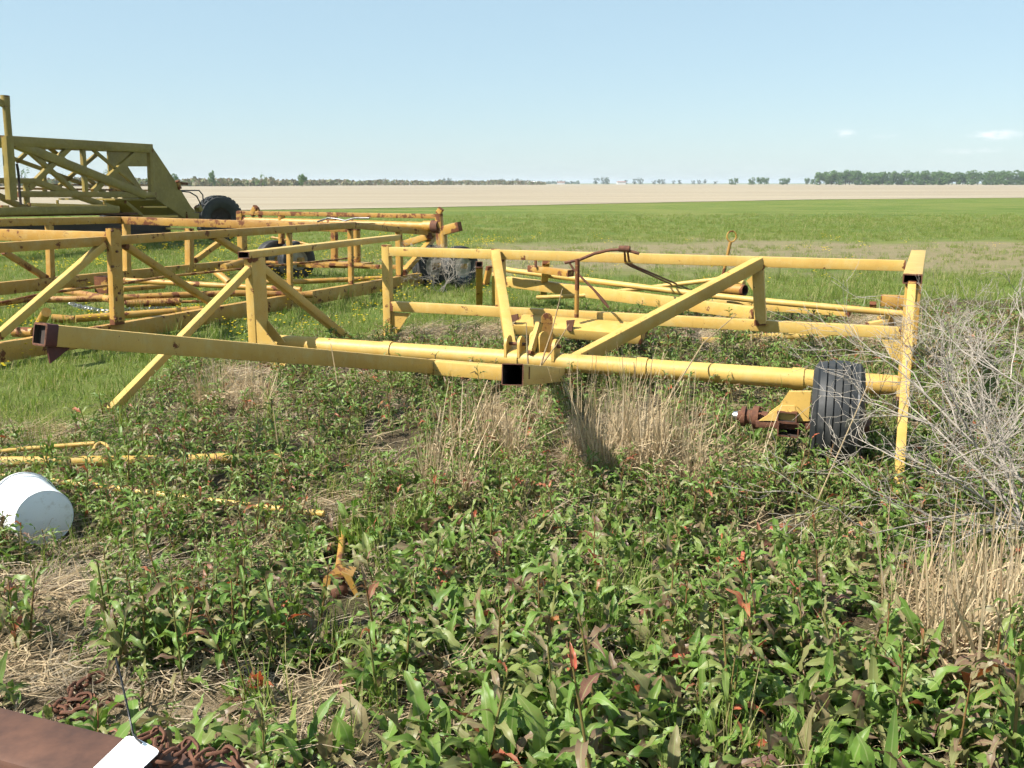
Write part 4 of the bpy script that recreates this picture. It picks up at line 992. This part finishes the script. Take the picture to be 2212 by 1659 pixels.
# dock plants -------------------------------------------------------
def dock_keep(x, y):
    if blocked(x, y, .06) or in_weeds(x, y) < .15: return 0
    px, py = proj((x, y, .15)); s_ = straw_at((x, y, 0))
    k = 1.0
    if px < 520 and py > 1180: k = .62
    if px < 760 and py > 1440: k = min(k, .36)
    if px < 240 and py > 1190: k = .3
    if py < 760: k = .7
    k *= max(.06, 1 - 1.5 * s_)
    if abs(px - 735) < 45 and 1150 < py < 1420 and y < hc.y + .05: k *= .10
    rel = V((x, y, 0)) - V((axA.x, axA.y, 0)); s_n = -rel.dot(PN.n if PN.n.y > 0 else -PN.n)      # distance in front of the axle pipe
    if -.3 < s_n < .4: k *= .6
    if abs(px - 735) < 60 and 1120 < py < 1300: k *= .3
    nz = mnoise.noise(V((x * 1.6, y * 1.6, 33)))
    return k * (1 if nz > -.22 else .35)
pts = region_pts(2500, -3.4, 3.6, 2.45, 6.0, lambda x, y: dock_keep(x, y) * .95) + region_pts(4800, -5, 7.5, 6.0, 14.5, lambda x, y: dock_keep(x, y) * .8)
pts.sort(key=lambda p: p[1])
ORD = ['first', 'second', 'third', 'fourth', 'fifth', 'sixth', 'seventh', 'eighth', 'ninth', 'tenth', 'eleventh', 'twelfth', 'thirteenth', 'fourteenth', 'fifteenth', 'sixteenth', 'seventeenth', 'eighteenth', 'nineteenth', 'twentieth']
ORD += ['twenty-' + o_ for o_ in ORD[:9]] + ['thirtieth'] + ['thirty-' + o_ for o_ in ORD[:9]] + ['fortieth'] + ['forty-' + o_ for o_ in ORD[:9]]
def dock_zone(p):
    px, py = proj((p[0], p[1], .15))
    row = 'at the bottom edge' if py > 1440 else ('in the lower weeds' if py > 1230 else ('in the middle weeds' if py > 1060 else 'in the upper weeds'))
    for lim, w_ in ((300, 'below the bucket'), (640, 'left of the clevis'), (900, 'near the clevis'), (1250, 'below the hollow tube'), (1560, 'below the tall dead grass'), (1900, 'below the tyre'), (9999, 'below the bare bush')):
        if px < lim: return row + ' ' + w_, px
DOCKS = []
things = []; rest = []
def visible(p):
    x, y = proj((p[0], p[1], .15)); return -40 < x < 2252 and y < 1700
vis = [p for p in pts if visible(p)]; others = [p for p in pts if not visible(p)]
N_PART, N_THING = 95, 300
for i, p in enumerate(vis):
    px, py = proj(p)
    ros = (p[1] < 5.2 and not (px < 640 and py < 1480)) if rs.uniform() < .75 else rs.uniform() < .35
    if i >= N_THING: rest.append((p, ros)); continue
    rz = rs.uniform(0, 6.28); sc = rs.uniform(.75, 1.3) * (1.08 if p[1] < 4.0 else .9)
    if ros and ((p[0] > 1.0 and p[1] < 3.7) or p[1] < 3.1): sc *= rs.choice([1.0, 1.15, 1.4])
    k = rs.randint(0, 9); plan = (ROS if ros else STK)[k]
    if i < N_PART:
        e = empty('dock_plant', p, None, 'plant', None, rz); DOCKS.append((e, ros, p)); e.scale = (sc, sc, sc)
        for (li, az, tilt, ls, q) in plan[0]:
            o = bpy.data.objects.new('leaf', LEAF_ME[li]); COL.objects.link(o); o.parent = e
            m = rotm(az, tilt) * ls; o.matrix_local = Matrix([[*m[0], q[0]], [*m[1], q[1]], [*m[2], q[2]], [0, 0, 0, 1]])
        if not ros: o = bpy.data.objects.new('stem', STEM_ME[k]); COL.objects.link(o); o.parent = e
    else:
        o = bpy.data.objects.new('dock_plant', (ROS_ME if ros else STK_ME)[k]); COL.objects.link(o); o.location = p; o.rotation_euler = (rs.uniform(-.15, .15), rs.uniform(-.15, .15), rz); o.scale = (sc, sc, sc)
        tag(o, None, 'plant'); DOCKS.append((o, ros, p))
zones = {}
for o_, ros, p in DOCKS:
    z_, px = dock_zone(p); zones.setdefault((z_, ros), []).append((px, o_))
for (z_, ros), lst in zones.items():
    lst.sort(key=lambda q: q[0]); kind = 'broad dock plants' if ros else 'dock stalks'
    for i_, (px, o_) in enumerate(lst):
        lb = (ORD[i_] + ' from left of ' if len(lst) > 1 else 'only one of the ') + kind + ' ' + z_
        assert len(lb.split()) <= 16, lb
        tag(o_, lb, None, kind + ' ' + z_)
simple_scatter('dock_patch', [p for p, r_ in rest if r_] + [p for i, p in enumerate(others) if i % 2], .7, 1.25, ROS_ME, 'mass of dock leaves filling the weed patch', tilt=.2)
simple_scatter('weed_stalks', [p for p, r_ in rest if not r_], .5, .95, STK_ME, 'mass of leafy weed stalks round the frame', tilt=.2)
# low seedlings and undergrowth
pts = region_pts(7000, -5.5, 7.5, 2.4, 13.5, lambda x, y: dock_keep(x, y) * .9)
simple_scatter('undergrowth', pts, .28, .6, ROS_ME + STK_ME, 'low green undergrowth between the dock plants', tilt=.3)

pts = region_pts(700, -5, 6, 2.5, 10, lambda x, y: (.25 + .5 * (mnoise.noise(V((x, y, 50))) > 0)) * (0 if blocked(x, y, .05) else 1) * (in_weeds(x, y) > 0))
simple_scatter('weed_grass', pts, .5, 1.1, G2, 'thin green grass growing up between the weeds', tilt=.3)
# dead grass clumps -------------------------------------------------
def clump(n, h0, h1, rad, seed, curl_p=.6):
    r_ = np.random.RandomState(seed); nm = NM()
    for i in range(n):
        a = r_.uniform(0, 6.28); rr0 = rad * math.sqrt(r_.uniform()); az = r_.uniform(0, 6.28); h = r_.uniform(h0, h1); curly = r_.uniform() < curl_p
        th = math.pi / 2 - abs(r_.normal(0, .36)); cu = r_.uniform(.8, 3.4) if curly else r_.uniform(0, .3); segs = 6 if curly else 3; w = r_.uniform(.005, .012) if not curly else r_.uniform(.005, .010)
        if curly: h *= .6
        x = z = 0; v = []
        for k in range(segs + 1):
            t_ = k / segs; ca, sa = math.cos(az), math.sin(az); p = np.array([rr0 * math.cos(a) + x * ca, rr0 * math.sin(a) + x * sa, max(z, .0)]); s_ = np.array([-sa, ca, 0]) * w * (1 - .7 * t_)
            v += [p - s_ / 2, p + s_ / 2 + np.array([0, 0, w * .3])]; aa = th - cu * t_; x += h / segs * math.cos(aa); z += h / segs * math.sin(aa)
        nm.add(np.array(v), [[2 * k, 2 * k + 1, 2 * k + 3, 2 * k + 2] for k in range(segs)], r_.uniform(0, 40))
    return nm.mesh('blades', 'straw')
CL = [clump(150, .28, .74, .10, s_) for s_ in (3, 4, 5)] + [clump(230, .22, .46, .17, s_, .86) for s_ in (6, 7)]
def dead_clump(px, py, kind, sc, label, group=None, cat='dead grass'):
    p = atz(px, py, 0); o = bpy.data.objects.new('dead_grass_clump', CL[kind]); COL.objects.link(o); o.location = (p.x, p.y, ground_z(p.x, p.y)); o.rotation_euler.z = rs.uniform(0, 6.28); o.scale = (sc * 1.1, sc * 1.1, sc * rs.uniform(1.0, 1.3)); tag(o, label, cat, group)
for no, (px, py, k, sc) in enumerate(sorted(((1255, 1010, 0, .9), (1300, 1045, 1, 1.0), (1360, 1020, 2, 1.0), (1410, 1040, 0, .95), (1460, 1010, 1, .85), (1500, 1050, 2, .8), (1345, 970, 2, .8), (1585, 1020, 4, 1.0)))):
    dead_clump(px, py, k, sc, ORD[no] + ' from left of the standing dead tan grass clumps below the pipe', 'dead grass under the pipe')
for no, (px, py, k, sc) in enumerate(((1060, 985, 0, .7), (1110, 1000, 1, .7), (1165, 930, 2, .6))):
    dead_clump(px, py, k, sc, ORD[no] + ' from left of three dead grass clumps below the hollow square tube', 'dead grass below the hollow tube')
for no, (px, py, k, sc) in enumerate(((930, 1065, 0, .6), (985, 1080, 3, 1.0), (990, 985, 3, 1.2))):
    dead_clump(px, py, k, sc, ORD[no] + ' from left of the small dead grass clumps left of the hollow tube', 'small dead clumps')
for no, (px, py, k, sc) in enumerate(sorted(((2010, 1400, 3, .9), (2080, 1430, 4, 1.0), (2140, 1470, 3, 1.0), (2060, 1330, 4, .9), (2195, 1400, 0, .7), (2130, 1370, 1, .6), (2040, 1460, 4, 1.3), (2110, 1490, 3, 1.3), (2170, 1330, 4, 1.2), (2000, 1350, 4, 1.1)))):
    dead_clump(px, py, k, sc, ORD[no] + ' from left of the curly dead straw clumps below the bare bush', 'dead straw at the right edge')
for no, (px, py, k, sc) in enumerate(((470, 880, 3, 1.0), (530, 860, 4, 1.0), (560, 890, 3, .9))):
    dead_clump(px, py, k, sc, ORD[no] + ' from left of three greyish dead clumps beside the left wheel bracket', 'dead grass by the left bracket')
dead_clump(1650, 770, 4, 1.1, 'small dead grass clump behind the axle pipe near the tyre'); dead_clump(1990, 790, 3, 1.3, 'low dead grass clump behind the right leg of the frame')
# lone dry stems
def dry_stem(label, pts, rad=.006):
    o = empty('dry_stem', tuple(pts[0]), label, 'dry stem'); tube('stalk', o, 'tan_stub', pts, [rad * (1 - .6 * i / (len(pts) - 1)) for i in range(len(pts))], 5)
def yy(f, x, y, Y): return atY(*f(x, y), Y)
dry_stem('tall bent dry stem crossing the wide plank of the frame', [yy(r4, 700, 1250, 8.5), yy(r4, 760, 1060, 8.5), yy(r4, 820, 880, 8.5), yy(r4, 905, 535, 8.5)], .010)
dry_stem('dry stem leaning right behind the hinge lugs', [yy(r4, 715, 1190, 8.6), yy(r4, 850, 1010, 8.6), yy(r4, 960, 830, 8.6)], .009)
dry_stem('short straight dry stem standing left of the hinge lever', [yy(r4, 620, 1160, 8.7), yy(r4, 605, 820, 8.7)], .010)
dry_stem('dry stem standing in front of the long tongue beam', [atz(*r3(960, 1620), 0), yy(r3, 935, 1480, 7.4), yy(r3, 885, 1180, 7.5)], .007)
dry_stem('slender dry stem rising right of the pipe clumps', [atz(1745, 1130, 0), atY(1880, 820, 6.2), atY(1850, 705, 6.3)], .005)
dry_stem('long leaning dry stem against the lower rail', [atz(1420, 900, 0), atY(1520, 740, 8.6), atY(1590, 680, 8.8)], .009)
dry_stem('brown upright dry stem in the lower right weeds', [atz(1905, 1310, 0), atY(1915, 1190, 4.7), atY(1925, 1050, 4.75)], .006)
dry_stem('brown dry stem left of the centre weeds', [atz(640, 1100, 0), atY(600, 960, 6.2), atY(590, 880, 6.25)], .007)

# bare bushes -------------------------------------------------------
def grow(mb, p, d, L, rad, depth, rng, bend=.24):
    n = 5 if depth > 0 else 3; pts = [p]; dd = d.copy()
    for i in range(n):
        dd = (dd + V((rng.normal(0, bend), rng.normal(0, bend), rng.normal(.03, bend * .8)))).normalized(); pts.append(pts[-1] + dd * (L / n))
    mb_tube(mb, pts, [max(rad * (1 - .72 * i / n), .0011) for i in range(n + 1)], 4 if depth < 2 else 6)
    if depth == 0: return
    nk = {3: 8, 2: 6, 1: 3}[depth]
    for k in range(nk):
        f = rng.uniform(.22, 1.0); j = min(n - 1, int(f * n)); q = pts[j].lerp(pts[j + 1], f * n - j); base_d = (pts[j + 1] - pts[j]).normalized()
        side = base_d.cross(V((rng.normal(), rng.normal(), rng.normal()))).normalized(); a = rng.uniform(.35, .85)
        grow(mb, q, (base_d * math.cos(a) + side * math.sin(a)).normalized(), L * rng.uniform(.32, .58), rad * .58 * (1 - .35 * f), depth - 1, rng, bend)
def bush(loc, stems, label, seed, depth=3, mat='dead_twig'):
    rng = np.random.RandomState(seed); b = empty('bare_bush', loc, label, 'bush')
    for (d, L, r_) in stems:
        mb = MB(); grow(mb, V(loc) + V((rng.normal(0, .07), rng.normal(0, .07), -.02)), V(d).normalized(), L, r_, depth, rng); mb.build('branch', mat, b, 60)
    return b
bl = atz(2285, 1215, 0)
bush((bl.x, bl.y, 0), [((-.75, .15, .95), 1.1, .012), ((-.9, -.1, .95), 1.15, .010), ((-.55, .3, 1.1), 1.25, .011), ((-.3, -.2, 1.2), 1.25, .010), ((0, .2, 1.2), 1.2, .010), ((-.75, .5, .95), 1.2, .010), ((-.5, .1, .9), 1.1, .012), ((-.15, .5, 1.0), 1.2, .009), ((.4, .1, 1), 1.1, .01), ((-.8, .7, .9), 1.2, .009)],
     'dense bare grey bush of dead twigs at the right edge', 5)
b2 = atz(2150, 990, 0)
bush((b2.x, b2.y, 0), [((-.6, .1, 1), 1.0, .008), ((-.2, .2, 1), 1.1, .008), ((.3, 0, 1), 1.1, .008), ((.0, -.3, 1), .95, .007), ((-.5, -.2, .9), .9, .007), ((.6, .2, .9), 1.0, .007)], 'smaller bare grey bush behind the dense bush beside the right leg', 6)
b3 = atz(1880, 1000, 0)
bush((b3.x, b3.y, 0), [((-.35, .2, 1), .75, .004), ((.1, .1, 1), .85, .004), ((.35, 0, 1), .8, .004), ((-.1, -.2, 1), .7, .004)], 'thin brown dead weed between the tyre and right leg', 7, 2, 'bark')
b4 = atz(955, 632, 0)
bush((b4.x, b4.y, 0), [((-.6, .1, 1), .8, .008), ((.2, .2, 1), .9, .008), ((.6, 0, 1), .8, .008), ((-.9, 0, .7), .9, .008), ((.9, -.1, .7), .9, .008)], 'tangled dead weed in front of the far right tyres', 8, 3)

# ------------------------------------------------------------------ horizon: hedge, trees, sheds
def crown_mesh(seed, n=620, mat='tree_leaf', squash=1.0, sparse=False):
    rng = np.random.RandomState(seed); nm = NM(); blobs = []
    for _ in range(12):
        blobs.append((np.array([rng.uniform(-.32, .32), rng.uniform(-.32, .32), rng.uniform(.14, .84)]), rng.uniform(.15, .24)))
    for i in range(n):
        c, r_ = blobs[rng.randint(len(blobs))]; d = rng.normal(size=3); d /= np.linalg.norm(d); p = c + d * r_ * rng.uniform(.55, 1.05); s_ = rng.uniform(.03, .06) * (.7 if sparse else 1)
        a = rng.normal(size=3); a /= np.linalg.norm(a); b = np.cross(a, d); b /= np.linalg.norm(b) + 1e-6; a = np.cross(b, d) * .6 + d * .4
        nm.add(np.array([p - a * s_ - b * s_, p + a * s_ - b * s_ * .6, p + a * s_ * .8 + b * s_, p - a * s_ * .7 + b * s_ * .9]), [[0, 1, 2, 3]], rng.uniform(0, 40))
    return nm.mesh('crown', mat, False)
def trunk_mesh():
    mb = MB(); mb_tube(mb, [V((0, 0, -.02)), V((.01, 0, .25)), V((.0, .01, .5)), V((.02, 0, .75))], [.028, .022, .015, .006], 6)
    for a in (0.5, 2.2, 4.0): mb_tube(mb, [V((0, 0, .35)), V((.12 * math.cos(a), .12 * math.sin(a), .5)), V((.22 * math.cos(a), .22 * math.sin(a), .6))], [.014, .009, .004], 5)
    return mb.mesh('trunk', 'bark', 60)
CR = [crown_mesh(40 + i) for i in range(5)]; CRF = [crown_mesh(60 + i, 260, 'far_leaf') for i in range(4)]; TRK = trunk_mesh()
CRS = [crown_mesh(80 + i, 170, 'tree_leaf', sparse=True) for i in range(3)]
def tree(px, ytop, Y, aspect, crowns, label, group=None, ybase=None):
    q = atY(px, ytop, Y); h = q.z; e = empty('tree', (q.x, q.y, 0), label, 'tree', group, rs.uniform(0, 6.28)); e.scale = (h * aspect, h * aspect, h)
    for nm, me in (('trunk', TRK), ('crown', crowns[rs.randint(len(crowns))])):
        o = bpy.data.objects.new(nm, me); COL.objects.link(o); o.parent = e
x = 1772; no = 0
while x < 2230:
    yt = 369 + rs.uniform(-2.5, 4) + (5 if 1870 < x < 1885 or 2075 < x < 2092 else 0)
    tree(x, yt, 1060 + rs.uniform(-25, 40), rs.uniform(1.0, 1.35), CR, ORD[no] + ' tree from the left in the dense tree line at the right horizon', 'tree line at the right'); no += 1; x += rs.uniform(8, 14)
for no, (px, yt, w_) in enumerate(sorted(((1745, 384, 1), (1757, 386, 1.2), (1640, 382, 1.1), (1652, 383, 1.3), (1590, 384, .8), (1625, 383, 1.2), (1690, 385, 1.2), (1702, 384, 1.1), (1580, 386, 1)))):
    tree(px, yt, 1250 + rs.uniform(-30, 30), w_, CR, ORD[no] + ' from left of the small scattered trees left of the dense tree line', 'trees left of the tree line')
for no, (px, yt) in enumerate(((1288, 383), (1304, 382), (1312, 386), (1352, 388), (1372, 385), (1384, 384), (1412, 389), (1425, 387), (1432, 386), (1455, 389), (1468, 388), (1497, 389), (1510, 388), (1522, 387), (1545, 390))):
    tree(px, yt, 1700 + rs.uniform(-40, 40), rs.uniform(1.0, 1.5), CRF, ORD[no] + ' from left of the hazy blue green trees at the middle horizon', 'hazy trees at mid horizon')
for no, (px, yt) in enumerate(sorted(((1082, 385), (1110, 386), (1122, 385), (960, 384), (970, 383), (1138, 389)))):
    tree(px, yt, 1750, rs.uniform(.9, 1.3), CRF, ORD[no] + ' from left of the tiny distant trees near the white farm buildings', 'trees by the far farm buildings')
for px, yt, asp, lb in ((456, 367, .55, 'slim green tree standing just right of the scraper bowl'), (563, 372, .9, 'pale budding tree, middle of three above the hedge'), (652, 375, .85, 'dark rounded bush tree, rightmost of three above the hedge'),
                        (376, 374, .7, 'small tree partly hidden by the scraper bowl edge'), (225, 362, .9, 'pale tree seen through the right end of the lattice truss'), (140, 370, 1.1, 'thin pale tree behind the middle of the lattice truss'), (45, 360, 1.0, 'bushy pale tree behind the mast of the scraper')):
    tree(px, yt, 560, asp, CR if asp < .6 or px in (652, 376) else CRS, lb)
def hedge():
    rng = np.random.RandomState(5); nm = NM()
    for i in range(5200):
        px = rng.uniform(-60, 1180); Y = 620 + 560 * max(0, (px - 500) / 680) + rng.uniform(0, 25); top = 4.2 + 1.8 * mnoise.noise(V((px * .02, 0, 0))) + 1.2 * mnoise.noise(V((px * .11, 0, 7))); p = atY(px, 398, Y); z = rng.uniform(0, 1) * max(1.2, top)
        s_ = rng.uniform(.5, 1.3); c = np.array([p.x, p.y, z]); a = rng.normal(size=3); a /= np.linalg.norm(a); b = rng.normal(size=3); b = np.cross(a, b); b /= np.linalg.norm(b)
        nm.add(np.array([c - a * s_ - b * s_, c + a * s_ - b * s_ * .6, c + a * s_ + b * s_, c - a * s_ * .7 + b * s_]), [[0, 1, 2, 3]], rng.uniform(0, 40))
    o = bpy.data.objects.new('hedgerow', nm.mesh('hedgerow', 'hedge_leaf', False)); COL.objects.link(o); tag(o, 'low brown green hedgerow along the far field edge', kind='stuff')
    nm = NM()
    for i in range(1500):
        px = rng.uniform(-80, 1250); Y = 2600 + rng.uniform(0, 60); p = atY(px, 396, Y); z = rng.uniform(0, 1) * (5 + 3 * mnoise.noise(V((px * .03, 3, 0))) + 3 * mnoise.noise(V((px * .2, 3, 0)))); s_ = rng.uniform(2, 4.5); c = np.array([p.x, p.y, z])
        a = rng.normal(size=3); a /= np.linalg.norm(a); b = np.cross(a, rng.normal(size=3)); b /= np.linalg.norm(b)
        nm.add(np.array([c - a * s_ - b * s_, c + a * s_ - b * s_, c + a * s_ + b * s_, c - a * s_ + b * s_]), [[0, 1, 2, 3]], rng.uniform(0, 40))
    o = bpy.data.objects.new('far_wood', nm.mesh('far_wood', 'far_leaf', False)); COL.objects.link(o); tag(o, 'far hazy wood along the left horizon', kind='stuff')
hedge()
def shed(px, w_, h_, Y, label, roof='shed_roof'):
    p = atY(px, 396, Y); c = V((p.x, p.y, 0)); e = empty('shed', tuple(c), label, 'building')
    mb = MB(); x, y = w_ / 2, 5; mb.add([c + V(q) for q in ((-x, -y, 0), (x, -y, 0), (x, y, 0), (-x, y, 0), (-x, -y, h_), (x, -y, h_), (x, y, h_), (-x, y, h_), (-x, 0, h_ * 1.45), (x, 0, h_ * 1.45))], [[0, 1, 5, 4], [2, 3, 7, 6], [1, 2, 6, 9, 5], [3, 0, 4, 8, 7]]); mb.build('wall', 'shed_white', e, 0)
    plate('roof_slope', e, roof, [c + V((-x - .4, -y - .5, h_ - .1)), c + V((x + .4, -y - .5, h_ - .1)), c + V((x + .4, 0, h_ * 1.45 + .1)), c + V((-x - .4, 0, h_ * 1.45 + .1))], .2); plate('roof_slope', e, roof, [c + V((-x - .4, y + .5, h_ - .1)), c + V((x + .4, y + .5, h_ - .1)), c + V((x + .4, 0, h_ * 1.45 + .1)), c + V((-x - .4, 0, h_ * 1.45 + .1))], .2)
shed(1117, 16, 4, 1690, 'small white farm building, left of the two by the tiny trees'); shed(1150, 26, 3.5, 1690, 'long low white building right of the tiny trees', 'shed_white'); shed(1342, 14, 3.5, 1650, 'small white red roofed building beside the first hazy trees'); shed(1212, 12, 3, 1690, 'tiny lone white building on the open horizon')

# ------------------------------------------------------------------ the air between here and the horizon
hm = bpy.data.materials.new('haze_air'); hm.use_nodes = True; hn = hm.node_tree.nodes; hn.clear(); ho = hn.new('ShaderNodeOutputMaterial'); hv = hn.new('ShaderNodeVolumePrincipled')
hv.inputs['Color'].default_value = (.86, .93, 1.0, 1); hv.inputs['Density'].default_value = 0.00015; hv.inputs['Anisotropy'].default_value = 0.1
hm.node_tree.links.new(hv.outputs[0], ho.inputs['Volume'])
mb = MB(); x0, x1, y0, y1, z0, z1 = -7000, 7000, -300, 11000, -1.2, 32
mb.add([(x0, y0, z0), (x1, y0, z0), (x1, y1, z0), (x0, y1, z0), (x0, y0, z1), (x1, y0, z1), (x1, y1, z1), (x0, y1, z1)], [[3, 2, 1, 0], [4, 5, 6, 7], [0, 1, 5, 4], [1, 2, 6, 5], [2, 3, 7, 6], [3, 0, 4, 7]])
MATS['haze_air'] = hm; hz_o = mb.build('haze', 'haze_air', None, 0); tag(hz_o, 'thin pale haze in the air over the fields', kind='stuff')
